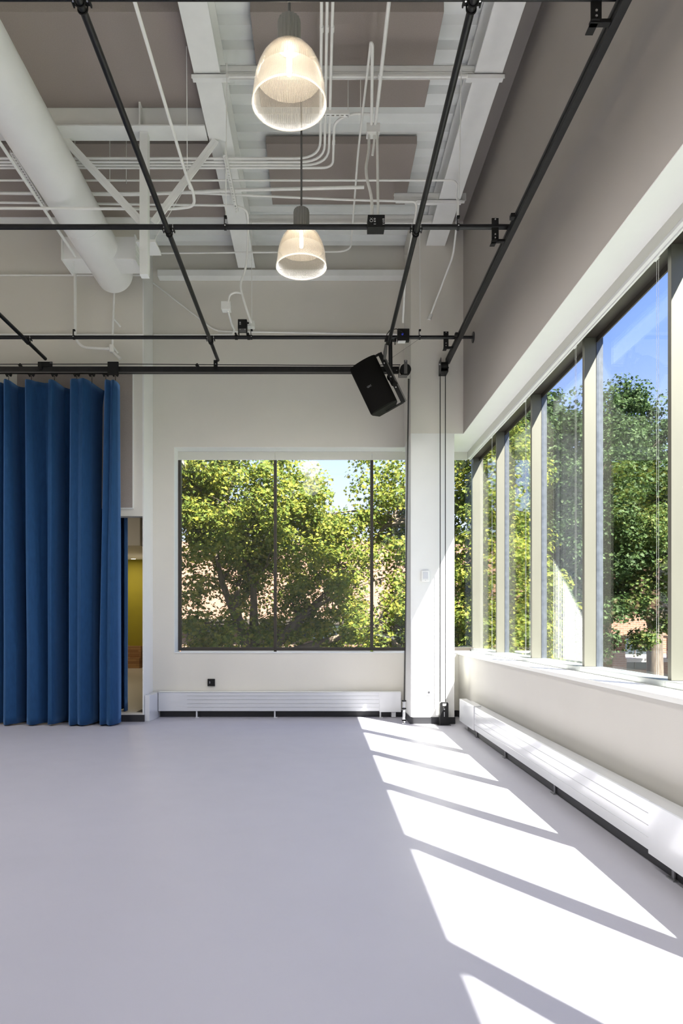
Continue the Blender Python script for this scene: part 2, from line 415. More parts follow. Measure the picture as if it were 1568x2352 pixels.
# ------------------------------------------------------------------ right-hand windows
MX0, MX1 = 2.545, 2.66
YM = [11.42-1.62*k for k in range(11)]
for k in range(10):
    ya, yb = YM[k+1]+.05, YM[k]
    w = bpy.data.objects.new('window_%d' % (k+1), None); COL.objects.link(w); w.location = (2.68, (ya+yb)/2, 1.04); struct(w)
    w['label'] = 'tall aluminium framed window bay in the right wall'
    if k == 0: w['label'] = 'farthest tall window bay of the right wall at the corner'
    MB().box(2.675, 2.687, ya+.0, yb, 1.085, 4.25).build('window_glass', M['glass_side'], w, smooth=False)
    MB().box(MX0, MX1, YM[k+1], ya, 1.085, 4.25).build('mullion', M['mull'], w, bevel=.003)
    MB().box(MX1, 2.725, YM[k+1]-.004, ya+.004, 1.085, 4.25).build('glazing_channel', M['gasket'], w, bevel=.002)
    MB().box(2.50, 2.725, YM[k+1]+.001, YM[k]-.001, 1.036, 1.085).build('sill_channel', M['sillmetal'], w, bevel=.003)
    mb = MB(); mb.box(2.50, 2.725, YM[k+1], YM[k], 4.25, HEAD+.01); mb.box(2.66, 2.672, ya, yb, 4.20, 4.25)
    mb.build('head_frame', M['framedark'], w, smooth=False)
mb = MB(); mb.box(2.545, 2.725, 11.42-.06, 11.45, 1.036, HEAD)
cm = mb.build('window_corner_post', M['mull'], bevel=.003); struct(cm)

# roller blind valances: one long cassette, one bead chain per bay
va = thing('blind_valance', 'cream roller blind valance running along the top of the right windows', 'blind', (2.47, 2.6, 4.2))
MB().box(2.444, 2.452, YF, 11.26, 4.235, 4.334).build('fascia', M['shadecloth'], va, bevel=.002)
mb = MB(); mb.box(2.444, 2.492, YF, 11.26, 4.205, 4.235); mb.box(2.474, 2.492, YF, 11.26, 4.19, 4.206)
mb.build('bottom_rail', M['white'], va, bevel=.003)
mb = MB(); mb.box(2.453, 2.50, YF, 11.26, 4.236, 4.334); mb.build('roller_housing', M['shadecloth'], va)
mb = MB()
bvs = thing('blind_valance', 'cream roller blind valance across the top of the back window', 'blind', (0, 11.28, 4.2))
MB().box(-2.334, -.73, YB+.262, YB+.275, 4.212, 4.334).build('fascia', M['shadecloth'], bvs, bevel=.001)
MB().box(-.727, .868, YB+.262, YB+.275, 4.212, 4.334).build('fascia', M['shadecloth'], bvs, bevel=.001)
MB().box(.871, 2.443, YB+.262, YB+.275, 4.212, 4.334).build('fascia', M['shadecloth'], bvs, bevel=.001)
MB().box(-2.334, 2.443, YB+.263, YB+.276, 4.198, 4.210).build('bottom_rail', M['white'], bvs)

def bead_strand(mb, x, y, z0, z1, r=.0028, step=.0125):
    z = z0
    while z < z1:
        mb.add([(x+r,y,z),(x-r,y,z),(x,y+r,z),(x,y-r,z),(x,y,z+r*1.3),(x,y,z-r*1.3)],
               [(0,2,4),(2,1,4),(1,3,4),(3,0,4),(2,0,5),(1,2,5),(3,1,5),(0,3,5)])
        z += step
    mb.cyl((x,y,z0),(x,y,z1),.0011,5)
cn = ['nearest', 'second nearest', 'third nearest', 'fourth nearest', 'farthest']
for j, k in enumerate([4, 3, 2, 1, 0]):
    y0 = YM[k]-1.62+.13
    if j > 4: continue
    c = thing('blind_chain', 'white beaded blind chain loop, %s of those along the right windows' % cn[j], 'blind chain', (2.512, y0, 1.1), 'bead chains of the right window blinds')
    for dy in (-.014, .014):
        m2 = MB(); bead_strand(m2, 2.512, y0+dy, 1.125, 4.22); m2.build('bead_strand', M['chain'], c, smooth=False)
    m2 = MB(); m2.tube(fillet([(2.512,y0-.014,1.125),(2.512,y0-.014,1.105),(2.512,y0+.014,1.105),(2.512,y0+.014,1.125)], .013), .0035, 6); m2.build('loop_end', M['chain'], c)
    MB().box(2.492, 2.515, y0-.03, y0+.03, 4.20, 4.26).build('clutch', M['white'], c, bevel=.004)

# ------------------------------------------------------------------ back windows
xs = [-2.330, -.728, .868, 2.545]
for i in range(3):
    w = bpy.data.objects.new('window_%d' % (i+11), None); COL.objects.link(w); w.location = ((xs[i]+xs[i+1])/2, 11.30, 1.04); struct(w)
    w['label'] = ['left pane of the back window', 'middle pane of the back window', 'right pane of the back window beside and behind the column'][i]
    a, b = xs[i]+.024, xs[i+1]-.024
    if i == 0: a = xs[0]+.045
    if i == 2: b = xs[3]
    MB().box(a, b, 11.305, 11.317, 1.105, 4.25).build('window_glass', M['glass'], w, smooth=False)
    MB().box(xs[i] if i else xs[0], xs[i]+(.045 if i == 0 else .024), 11.27, 11.36, 1.055, 4.28).build('mullion', M['framedark'], w, bevel=.002)
    if i < 2: MB().box(xs[i+1]-.024, xs[i+1], 11.27, 11.36, 1.055, 4.28).build('mullion', M['framedark'], w, bevel=.002)
    MB().box(a, b, 11.27, 11.36, 1.05, 1.105).build('bottom_rail', M['framedark'], w, bevel=.002)
    MB().box(a, b, 11.27, 11.36, 4.25, 4.34).build('top_rail', M['framedark'], w, bevel=.002)
    MB().box(a, b, YB+.27, YB+.31, 1.0, 1.05).build('sub_sill', M['white'], w)

# ================================================================== NEXT ROOM (seen through the opening)
nr = MB()
nr.add([(-2.84,11.0,.0),(-5.50,21.6,.0),(-5.50,21.6,5),(-2.84,11.0,5),(-2.79,11.0,0),(-5.40,21.6,0),(-5.40,21.6,5),(-2.79,11.0,5)],
       [(0,1,2,3),(4,7,6,5),(3,2,6,7),(0,4,5,1),(1,5,6,2),(0,3,7,4)])
struct(nr.build('wall_next_room_side', M['wall'], smooth=False))
struct(MB().box(XL, -2.84, 10.60, 21.7, -.1, .125).build('floor_next_room', mat('beige_vinyl', (.48, .44, .38), .4), smooth=False))
struct(MB().box(XL, -5.40, 21.4, 21.6, .1, 5.0).build('wall_next_room_back', M['olive'], smooth=False))
struct(MB().box(XL-.1, XL, 10.6, 21.6, .1, 5.0).build('wall_next_room_left', M['wall'], smooth=False))
struct(MB().box(XL, -2.9, 10.61, 21.4, 4.9, 5.0).build('ceiling_next_room', M['bulk'], smooth=False))
struct(MB().box(XL, -4.6, 17.5, 21.4, 3.50, 4.9).build('trim_6', M['white'], smooth=False))
dl = thing('downlight', 'small round recessed downlight glowing in the soffit over the olive wall', 'light', tuple(P(306, 1281, 21.0))[:2]+(3.49,))
c = Vector(dl.location)
MB().cyl(c+Vector((0,0,-.005)), c+Vector((0,0,.01)), .07, 20).build('lens', M['downlight'], dl)
MB().lathe([(.07,-.006),(.09,-.006),(.09,.01),(.07,.01)], c, 24, True).build('ring', M['white'], dl)
for i, (xx, yy, en) in enumerate([(-5.9, 20.3, 10), (-6.3, 14.5, 16)]):  # first gives the downlight's light, second is an added fill without a fixture
    l = bpy.data.lights.new('downlight_and_fill', 'AREA'); l.shape = 'DISK'; l.size = .25 if i == 0 else .9; l.energy = en; l.color = (1, .86, .66)
    lo = bpy.data.objects.new('downlight_and_fill', l); COL.objects.link(lo); lo.location = (xx, yy, 3.47 if i == 0 else 4.85)
be = thing('bench', 'two-step butcher block wood bench below the olive wall', 'bench', (-6.6, 21.1, .125))
MB().box(XL+.1, -5.52, 20.95, 21.39, .125, .44).build('lower_step', M['wood'], be, bevel=.005)
MB().box(XL+.1, -5.52, 21.12, 21.39, .441, .80).build('upper_step', M['wood'], be, bevel=.005)

# ================================================================== STRUCTURAL STEEL
def ibeam(name, label, x0, x1, y0, y1, z0, z1, tf=.02, tw=.014, axis='y'):
    mb = MB()
    if axis == 'y':
        xm = (x0+x1)/2; mb.box(x0, x1, y0, y1, z0, z0+tf); mb.box(x0, x1, y0, y1, z1-tf, z1); mb.box(xm-tw, xm+tw, y0, y1, z0+tf, z1-tf)
    else:
        ym = (y0+y1)/2; mb.box(x0, x1, y0, y1, z0, z0+tf); mb.box(x0, x1, y0, y1, z1-tf, z1); mb.box(x0, x1, ym-tw, ym+tw, z0+tf, z1-tf)
    return tag(mb.build(name, M['steel'], bevel=.003), label, 'beam')
ibeam('steel_beam', 'wide white steel beam running to the back wall, left of the hanging lamps', -1.286, -1.015, YF, 10.83, 7.14, ZD-.001)
ibeam('steel_beam', 'wide white steel beam along the upper right wall ending at the column', 1.59, 1.877, YF, CY-.002, 7.14, ZD-.045)
cb = thing('steel_beam', 'white cross beam at the left between the duct and the main beam', 'beam', (-3, 7.85, 7.14))
mb = MB(); mb.box(-8.9, -1.30, 7.74, 7.98, 7.14, 7.16); mb.box(-8.9, -1.30, 7.845, 7.875, 7.16, 7.5)
mb.build('beam_body', M['steel'], cb, bevel=.003)
MB().box(-2.05, -2.03, 7.745, 7.844, 7.161, 7.5).build('stiffener', M['steel'], cb)
ps = tag(MB().box(-2.06, -1.965, 7.82, 7.92, 5.50, 7.139).build('hanging_post', M['steel'], bevel=.003), 'white square post hanging from the cross beam beside the round duct', 'post')
def brace(label, p0, p1):
    mb = MB(); mb.bar(p0, p1, .045, .008, (0,1,0)); mb.bar(Vector(p0)+Vector((0,.03,.0)), Vector(p1)+Vector((0,.03,0)), .008, .04, (0,1,0))
    tag(mb.build('diagonal_brace', M['steel'], bevel=.002), label, 'brace')
brace('white diagonal angle brace sloping from the main beam down to the hanging post', P(496, 322, 7.95), P(352, 512, 7.95))
brace('white diagonal angle brace passing behind the round duct down to the hanging post', P(130, 300, 7.95), P(326, 512, 7.95))

# channel struts clamped across the beams
def strut(label, x0, x1, y, z, clamps, deep=True):
    t = thing('channel_strut', label, 'strut', ((x0+x1)/2, y, z), 'channel struts clamped under the beams')
    mb = MB()
    if deep:
        mb.box(x0, x1, y-.02, y-.014, z+.012, z+.115); mb.box(x0, x1, y-.02, y+.05, z+.108, z+.115); mb.box(x0, x1, y-.02, y+.05, z+.045, z+.052)
        mb.build('channel', M['steel'], t, bevel=.002)
    mb = MB(); mb.box(x0+.02, x1-.02, y-.035, y-.005, z-.012, z+.01); mb.box(x0+.02, x1-.02, y+.005, y+.012, z-.012, z+.01)
    mb.build('strut_rail', M['conduit'], t, bevel=.001)
    for (a, b) in clamps:
        m2 = MB(); m2.box(a, b, y-.06, y+.05, z-.010, z-.003); m2.box(a, b, y-.06, y-.052, z-.05, z-.003); m2.build('clamp_plate', M['steel'], t, bevel=.001)
    return t
strut('white channel strut across the ceiling behind the near lamp', -1.02, 1.60, 7.05, 7.135, [(-1.31, -.93), (1.52, 1.90)])
strut('white channel strut across the ceiling behind the far lamp', -1.02, 1.60, 9.62, 7.135, [])
strut('short white channel strut clamped at the right beam near the column', 1.0, 1.96, 9.13, 7.135, [(1.3, 1.9)], True)

# ------------------------------------------------------------------ acoustic panels
def apanel(label, x0, x1, y0, y1, z0=7.42, z1=7.52):
    tag(MB().box(x0, x1, y0, y1, z0, z1).build('acoustic_panel', M['panel'], bevel=.004), label, 'panel', 'acoustic panels under the ceiling deck')
apanel('near taupe ceiling panel between the two white beams, behind the near lamp', -.67, 1.207, 6.61, 7.83)
apanel('far taupe ceiling panel between the two white beams, above the far lamp', -.66, 1.207, 8.43, 9.65)
apanel('taupe ceiling panel at the left, in front of the white cross beam', -5.6, -1.292, 6.61, 7.84)
apanel('taupe ceiling panel at the left, behind the white cross beam', -5.6, -1.292, 8.43, 9.95)
apanel('taupe ceiling panel overhead between the beams before the near lamp', -.67, 1.207, 4.79, 6.01)
ap = thing('wall_panel', 'taupe acoustic wall panel above the opening, beside the blue curtain', 'panel', (-3.6, 10.42, 3.22))
MB().box(-4.6, -2.845, 10.392, 10.428, 3.265, 5.30).build('fabric_face', M['panel'], ap, bevel=.003)
mb = MB(); mb.box(-4.6, -2.83, 10.40, 10.4285, 3.25, 3.264); mb.box(-2.844, -2.83, 10.40, 10.4285, 3.265, 5.32)
mb.build('edge_trim', M['white'], ap)

# ================================================================== ROUND DUCT
DR = .275; DXc, DZc = -3.07, 6.73
du = thing('air_duct', 'large round white air duct running along the left of the ceiling', 'duct', (DXc, 6, DZc-DR))
mb = MB(); mb.cyl((DXc, YF+.1, DZc), (DXc, 10.24, DZc), DR, 64); mb.build('duct_tube', M['duct'], du)
for yy in (3.0, 5.9, 8.8):
    mb = MB(); mb.tube([(DXc, yy, DZc), (DXc, yy+.012, DZc)], DR+.004, 64); mb.build('duct_seam', M['duct'], du)
for s, x0, x1 in ((-1, -3.55, -3.30), (1, -2.84, -2.56)):
    mb = MB(); mb.box(x0 if s < 0 else -2.95, x1 if s > 0 else -3.2, 9.46, 9.86, 6.55, 6.86); mb.build('outlet_box', M['duct'], du, bevel=.003)
    xx = -3.55 if s < 0 else -2.56
    mb = MB(); a0, a1 = (xx-.018, xx) if s < 0 else (xx, xx+.018)
    for q in ((9.44, 9.88, 6.53, 6.56), (9.44, 9.88, 6.85, 6.88), (9.44, 9.47, 6.56, 6.85), (9.85, 9.88, 6.56, 6.85)): mb.box(a0, a1, *q)
    for i in range(6): mb.box(a0+.004, a1-.004, 9.47, 9.85, 6.585+i*.045, 6.59+i*.045)
    mb.build('grille', M['duct'], du)
for yy in (4.4, 7.3):
    MB().cyl((DXc-.22, yy, DZc+.17), (DXc-.22, yy, 7.419 if yy > 7 else ZD), .005, 6).build('hanger_rod', M['conduit'], du)

# ================================================================== CONDUITS
def conduit(label, pts, r=.0135, rad=.12, cat='conduit', couplings=(), group='white electrical conduits'):
    path = fillet(pts, rad)
    mb = MB(); mb.tube(path, r, 10)
    if not couplings:
        return tag(mb.build('conduit_pipe', M['conduit']), label, cat, group)
    t = thing('conduit_pipe', label, cat, tuple(Vector(pts[0])), group)
    mb.build('pipe', M['conduit'], t)
    for p, d in couplings:
        p = Vector(p); d = Vector(d).normalized(); MB().cyl(p-d*.03, p+d*.03, r*1.25, 12).build('coupling', M['conduit'], t)
    return t
ZC = 7.03
# bundle of four that comes along the room and turns left
ys4 = [8.118, 8.179, 8.233, 8.285]; xs4 = [.012, .062, .112, .165]
names = ['nearest and leftmost', 'second', 'third', 'outermost']
for i in range(4):
    z = ZC
    if i < 3:
        pts = [(xs4[i]+.02, 3.0, z), (xs4[i], ys4[i], z), (-6.5, ys4[i], z)]
        cp = [((xs4[i]+.01, 6.35, z), (0,1,0))]
    else:
        pts = [tuple(P(850, 262, 7.45)), (.36, 7.40, z), (xs4[i], 7.52, z), (xs4[i], ys4[i], z), (-6.5, ys4[i], z)]
        cp = [((xs4[i], 7.85, z), (0,1,0))]
    conduit('white conduit turning left behind the near lamp, %s of four' % names[i], pts, .0145, .30 if i < 3 else .14, couplings=cp, group='bundle of four conduits')
# long single runs across
conduit('thin white conduit crossing left to right and dropping to a fitting on the column', [(-6.5, 8.52, ZC), (1.73, 8.52, ZC), (1.745, 8.72, 6.95), P(1052, 462, 8.7), P(1049, 510, 8.75), P(1045, 548, 8.95), P(1040, 588, 9.15), P(989, 722, 10.19)], .0125, .16)
conduit('white conduit crossing the ceiling and bending down by the right running pipe', [(-6.5, 8.77, ZC), (-1.6, 8.77, ZC), P(800, 459, 8.86), P(957, 463, 8.86), P(955, 490, 8.9), P(947, 530, 9.0), P(930, 640, 9.2), P(925, 742, 9.46)], .014, .16)
conduit('thicker white pipe crossing from the left and ending in a cap near the middle', [(-6.5, 8.80, ZC+.05), P(300, 447, 8.80), P(560, 436, 8.70), P(836, 430, 8.62)], .021, .2)
conduit('white conduit running to the back wall in the middle and turning left along it', [P(851, 98, 6.45), P(850, 108, 6.5), (.455, 8.0, ZC), (.465, 10.15, ZC), (.465-3.0, 10.2, ZC)], .0125, .2)
conduit('grey painted conduit looping down beside the middle junction box', [P(851, 98, 6.45), P(855, 104, 6.46), P(854, 200, 7.0), P(853, 292, 7.6)], .0165, .03)
conduit('thick white conduit running towards the middle junction box from the right', [(.615, 3.0, ZC), (.622, 7.62, ZC)], .0185, .1, couplings=[((.617, 6.9, ZC), (0,1,0))])
jb = thing('junction_box', 'small white square junction box among the ceiling conduits', 'box', tuple(P(856, 302, 7.6)))
c = P(856, 302, 7.62); MB().box(c.x-.07, c.x+.07, 7.56, 7.68, c.z-.045, c.z+.045).build('box_body', M['conduit'], jb, bevel=.004)
MB().box(c.x-.074, c.x+.074, 7.552, 7.559, c.z-.05, c.z+.05).build('cover', M['white'], jb, bevel=.002)
conduit('white conduit bending from the junction box down to the black control box, left one', [P(847, 312, 7.6), P(847, 345, 7.5), P(840, 385, 7.2), P(842, 410, 7.1), P(853, 450, 6.98), P(855, 494, 6.90)], .0155, .12)
conduit('white conduit dropping straight down to the black control box, right one', [P(866, 305, 7.3), P(867, 400, 7.1), P(868, 494, 6.90)], .0135, .12)
conduit('short white conduit stub below the junction box', [P(860, 312, 7.6), P(858, 336, 7.6), P(855, 357, 7.62)], .014, .05)
# long conduit that comes from above the camera, turns left in front of the duct
conduit('white conduit slanting in from above and turning left in front of the round duct', [(-1.46, 3.0, 6.42), (-1.46, 7.55, 6.42), P(444, 440, 7.75), P(447, 474, 7.98), P(400, 480, 8.05), (-6.5, 8.05, 6.41)], .0165, .10, couplings=[(P(436, 428, 7.68), (0,1,0))])
conduit('white conduit crossing behind the duct, turning down beside the main beam to a wall box', [(-6.5, 9.0, ZC+.05), P(540, 472, 9.0), P(568, 482, 9.05), P(570, 520, 9.2), P(569, 560, 9.3), P(565, 615, 9.35), P(550, 655, 9.36), P(563, 702, 9.38), P(577, 742, 9.45)], .015, .10)
conduit('short curved white conduit joining the small box to the long drop', [P(524, 697, 9.36), P(527, 677, 9.36), P(540, 671, 9.36), P(555, 674, 9.37)], .0125, .08)
sb = thing('junction_box', 'small white box hanging in mid air left of the long conduit drop', 'box', tuple(P(520, 717, 9.4)))
c = P(520, 706, 9.42); MB().box(c.x-.062, c.x+.062, 9.36, 9.48, c.z-.05, c.z+.05).build('box_body', M['conduit'], sb, bevel=.004)
MB().box(c.x-.066, c.x+.066, 9.352, 9.359, c.z-.054, c.z+.054).build('cover', M['white'], sb, bevel=.002)
conduit('white conduit from the small hanging box down to the wall run', [P(524, 716, 9.42), P(532, 745, 9.6), P(538, 757, 10.0), P(534, 768, 10.9), P(480, 770, 10.97)], .0145, .08)
conduit('white conduit running low along the partition wall behind the far black grid pipe', [P(-20, 768, 10.40), P(329, 769, 10.40)], .013, .05)
conduit('short white conduit on the back wall beside the partition end', [P(353, 769.5, 10.97), P(474, 769.5, 10.97)], .013, .05)
conduit('white conduit along the back wall above the window to the column', [P(500, 761, 10.97), P(912, 768, 10.97)], .013, .05)
conduit('white conduit slanting down across the back wall beside the partition', [P(352, 650, 10.97), P(490, 757, 10.97), P(512, 761, 10.97)], .012, .08)
conduit('white conduit running along the partition wall behind the duct end', [P(-20, 632, 10.40), P(328, 632, 10.40)], .014, .05)
conduit('thin white drop beside the black clamp of the second pipe', [P(173, 600, 10.3), P(173, 780, 10.3), P(190, 798, 10.3), P(246, 801, 10.3)], .019, .14)
conduit('slanting white conduit at far left running under the perforated strut', [(-3.36, 5.5, 6.56), (-3.36, 9.4, 6.56)], .018, .1)
cf = tag(MB().tube([P(989,722,10.19), P(985,734,10.19)], .028, 12).build('conduit_fitting', M['conduit']), 'small white conduit fitting on the front of the column', 'fitting')

# camera-like conduit body under the end of the duct
cbx = thing('wall_fitting', 'white conduit body with two angled stubs on the partition wall below the duct end', 'fitting', tuple(P(258, 805, 10.3)))
MB().tube([P(262, 672, 10.3), P(258, 795, 10.3)], .016, 12).build('riser', M['conduit'], cbx)
MB().box(*(lambda c: (c.x-.03, c.x+.03, 10.26, 10.32, c.z-.06, c.z+.06))(P(257, 801, 10.3))).build('body', M['conduit'], cbx, bevel=.012)
MB().cyl(P(246,801,10.3), P(252,801,10.3), .028, 12).build('hub', M['conduit'], cbx)
MB().tube([P(260,798,10.3), P(271,812,10.32)], .018, 10).build('stub', M['conduit'], cbx)
MB().tube([P(259,808,10.3), P(276,824,10.3)], [.016,.026], 10).build('stub', M['conduit'], cbx)
MB().tube([P(262,733,10.3), P(277,751,10.38)], .014, 10).build('stub', M['conduit'], cbx)

# perforated trapeze struts with rods
def perf(label, a, b, wd=.021, rods=(), top=7.139):
    a = Vector(a); b = Vector(b); t = thing('trapeze_strut', label, 'strut', tuple(a), 'perforated struts that carry the conduits')
    d = (b-a); L = d.length; d.normalize(); s = d.cross(Vector((0,0,1))).normalized(); up = Vector((0,0,1))
    n = max(2, int(L/.05)); mb = MB(); th = .0025
    mb.bar(a+s*(wd-.006), b+s*(wd-.006), .006, th); mb.bar(a-s*(wd-.006), b-s*(wd-.006), .006, th)
    for i in range(n+1):
        c = a+d*(L*i/n); mb.bar(c-d*.011, c+d*.011, wd-.011, th)
    mb.bar(a+s*wd+up*.02, b+s*wd+up*.02, .0015, .02); mb.bar(a-s*wd+up*.02, b-s*wd+up*.02, .0015, .02)
    mb.build('channel', M['conduit'], t, smooth=False)
    for p in rods:
        p = a+d*(L*p); MB().cyl(p-up*.03, Vector((p.x, p.y, top)), .0045, 6).build('hanger_rod', M['conduit'], t)
    return t
perf('perforated white strut left of the round duct under the crossing conduits', P(27, 352, 7.92), P(108, 484, 9.02), rods=(.03, .97), top=7.419)
perf('perforated white strut below the main beam under the crossing conduits', P(516, 357, 7.96), P(543, 487, 9.05), rods=(.03, .97))
perf('short perforated white strut under the conduits beside the near lamp', (.02, 7.36, ZC-.05), (.325, 7.36, ZC-.05), rods=(.95,), top=7.419)

# wire hung plate
wp = thing('access_point', 'small white square plate hung beside the duct outlet', 'ceiling device', tuple(P(341, 575, 8.5)))
a, b, c, d = P(316, 563, 8.35), P(357, 563, 8.35), P(366, 586, 8.65), P(324, 586, 8.65)
zz = (a.z+c.z)/2
MB().box(P(318,563,8.4).x, P(362,563,8.4).x, 8.29, 8.60, zz-.015, zz+.015).build('plate', M['white'], wp, bevel=.004)
MB().cyl((wp.location.x+.03, 8.45, zz+.01), P(452, 384, 8.3), .004, 6).build('wire', M['conduit'], wp)
# thin ceiling hangers in view
for lab, pts in (('thin white rod hanging behind the cross beam, left one of three', P(172, 300, 8.3)), ('thin white rod hanging behind the cross beam, middle one of three', P(252, 300, 8.3)), ('thin white rod hanging behind the cross beam, right one of three', P(290, 300, 8.3))):
    tag(MB().cyl((pts.x, 8.3, 6.85), (pts.x, 8.3, 7.42), .0045, 6).build('hanger_rod', M['conduit']), lab, 'rod', 'thin rods behind the cross beam')
tag(MB().cyl((-1.36, 7.0, 7.419), P(430, 408, 7.75), .004, 6).build('hanger_rod', M['conduit']), 'thin wire hanging at the left edge of the main beam down to the slanting conduit', 'rod')
tag(MB().cyl((.427, 7.06, 7.12), (.427, 7.06, 6.78), .0035, 6).build('hanger_rod', M['conduit']), 'thin rod hanging from the near channel strut between the conduits', 'rod')
tag(MB().cyl((P(12,75,7.3).x, 7.3, 7.42), P(15,78,7.3), .004, 6).build('hanger_rod', M['conduit']), 'thin rod above the round duct at the far left edge', 'rod')

# ================================================================== BLACK PIPE GRID
GZ = 5.49; GR = .0255
def pipe_x(label, x0, x1, y, wall=False):
    t = thing('grid_pipe', label, 'pipe', ((x0+x1)/2, y, GZ-GR), 'black pipes of the lighting grid')
    MB().cyl((x0, y, GZ), (x1, y, GZ), GR, 24).build('pipe', M['black'], t)
    if wall:
        MB().cyl((x1, y, GZ), (UX-.012, y, GZ), GR*.82, 20).build('end_sleeve', M['black'], t)
        MB().tube([(UX-.012, y, GZ), (UX-.001, y, GZ)], .075, 24).build('wall_flange', M['black'], t)
    else:
        MB().cyl((x1, y, GZ), (x1+.05, y, GZ), GR*1.3, 20).build('end_cap', M['black'], t)
    return t
def pipe_y(label, x, y0, y1):
    t = thing('grid_pipe', label, 'pipe', (x, (y0+y1)/2, 5.40), 'black pipes of the lighting grid')
    MB().cyl((x, y0, GZ-.055), (x, y1, GZ-.055), GR, 24).build('pipe', M['black'], t)
    return t
pipe_x('nearest black grid pipe across the room at the very top edge', -7, 1.93, 4.345)
pipe_x('black grid pipe crossing the room in front of the far lamp', -7, 1.93, 6.87)
pipe_x('black grid pipe crossing the room to a flange on the upper right wall', -7, 1.93, 9.52, True)
pipe_y('black grid pipe running away from the camera at the left between duct and main beam', -1.515, 2.0, 10.2)
pipe_y('black grid pipe running away from the camera to the hanging loudspeaker', .973, 2.0, 9.6)
pipe_y('short black grid pipe at far left running to the curtain track', -4.07, 6.0, 10.15)

def clamp(label, x, y):
    t = thing('pipe_clamp', label, 'clamp', (x, y, GZ-.09), 'black crossover clamps of the pipe grid')
    mb = MB(); mb.box(x-.06, x+.06, y-.035, y+.035, GZ-.031, GZ-.026); mb.box(x-.06, x-.05, y-.035, y+.035, GZ-.045, GZ-.026); mb.box(x+.05, x+.06, y-.035, y+.035, GZ-.045, GZ-.026)
    mb.build('plate', M['blackmatte'], t, bevel=.002)
    for dy in (-.02, .03):
        pts = [(x-.03*math.cos(a), y+dy, GZ-.055-.032*math.sin(a)) for a in [math.pi*i/10 for i in range(11)]]
        MB().tube([(x-.03, y+dy, GZ-.02)]+pts+[(x+.03, y+dy, GZ-.02)], .0055, 8).build('strap', M['blackmatte'], t)
    for dx in (-.045, .045):
        MB().cyl((x+dx, y-.02, GZ-.05), (x+dx, y-.02, GZ+.01), .006, 8).build('bolt', M['bolt'], t)
    return t
for lab, x, y in (('black clamp where the left running pipe crosses the pipe by the far lamp', -1.515, 6.87), ('black clamp where the left running pipe crosses the pipe with the wall flange', -1.515, 9.52),
                  ('black clamp where the right running pipe crosses the pipe by the far lamp', .973, 6.87), ('black clamp where the short left pipe crosses the far grid pipe', -4.07, 9.52),
                  ('black clamp at the top edge on the left running pipe', -1.515, 4.345), ('black clamp at the top edge on the right running pipe', .973, 4.345)):
    clamp(lab, x, y)
def phanger(label, x, y, xt=None, zt=7.139):
    t = thing('pipe_hanger', label, 'hanger', (x, y, GZ), 'black hangers and rods that hold the grid')
    mb = MB(); mb.tube([(x-.012, y, GZ), (x+.012, y, GZ)], GR+.006, 20); mb.box(x-.012, x-.006, y-.018, y+.018, GZ+.02, GZ+.10); mb.box(x-.012, x+.016, y-.018, y+.018, GZ+.09, GZ+.108)
    mb.build('clevis', M['blackmatte'], t, bevel=.001)
    MB().sphere((x, y-.033, GZ), .007, 8, 6).build('nut', M['bolt'], t)
    MB().cyl((x+.005, y, GZ+.10), ((xt if xt is not None else x), y, zt), .0052, 8).build('hanger_rod', M['conduit'], t)
phanger('black hanger with a rod above the near grid pipe, left of the far lamp', -.945, 6.87, -.93)
phanger('black hanger with a rod above the near grid pipe, left of the square rail', 1.395, 6.87, 1.43)
phanger('black hanger with a rod on the far grid pipe below the duct outlet', -3.42, 9.52, None, 6.549)
phanger('black hanger with a rod on the far grid pipe beside the small black box', -.945, 9.52)
phanger('black hanger with a rod on the far grid pipe in front of the column', 1.40, 9.52)

# square rail at the right
rl = thing('curtain_rail', 'black square rail running along the upper right wall towards the column', 'rail', (1.88, 6, 5.33))
RXc = 1.895
MB().box(RXc-.03, RXc+.03, 2.0, 10.10, 5.335, 5.42).build('rail_body', M['black'], rl, bevel=.003)
MB().box(RXc-.034, RXc-.031, 2.0, 10.05, 5.37, 5.385).build('side_lip', M['blackmatte'], rl)
def rail_bracket(label, y):
    t = thing('rail_bracket', label, 'bracket', (RXc-.13, y, 5.33), 'black plate brackets holding the square rail')
    x = RXc-.13
    mb = MB(); mb.box(x-.035, x+.035, y-.05, y-.04, 5.33, 5.57); mb.build('plate', M['blackmatte'], t, bevel=.003)
    mb = MB(); mb.box(x-.03, RXc-.031, y-.04, y-.0, 5.34, 5.365); mb.box(x-.03, x+.02, y-.06, y+.06, 5.34, 5.35); mb.build('arm', M['blackmatte'], t, bevel=.002)
    for z in (5.555, 5.405, 5.37): MB().cyl((x, y-.055, z), (x, y-.049, z), .008, 10).build('bolt', M['bolt'], t)
    MB().box(RXc-.075, RXc-.035, y-.42, y-.36, 5.36, 5.40).build('rail_clip', M['blackmatte'], t, bevel=.003)
rail_bracket('black plate bracket joining the square rail to the pipe by the far lamp', 6.90)
rail_bracket('black plate bracket joining the square rail to the pipe with the wall flange', 9.56)
rail_bracket('black plate bracket of the square rail at the top edge', 4.40)
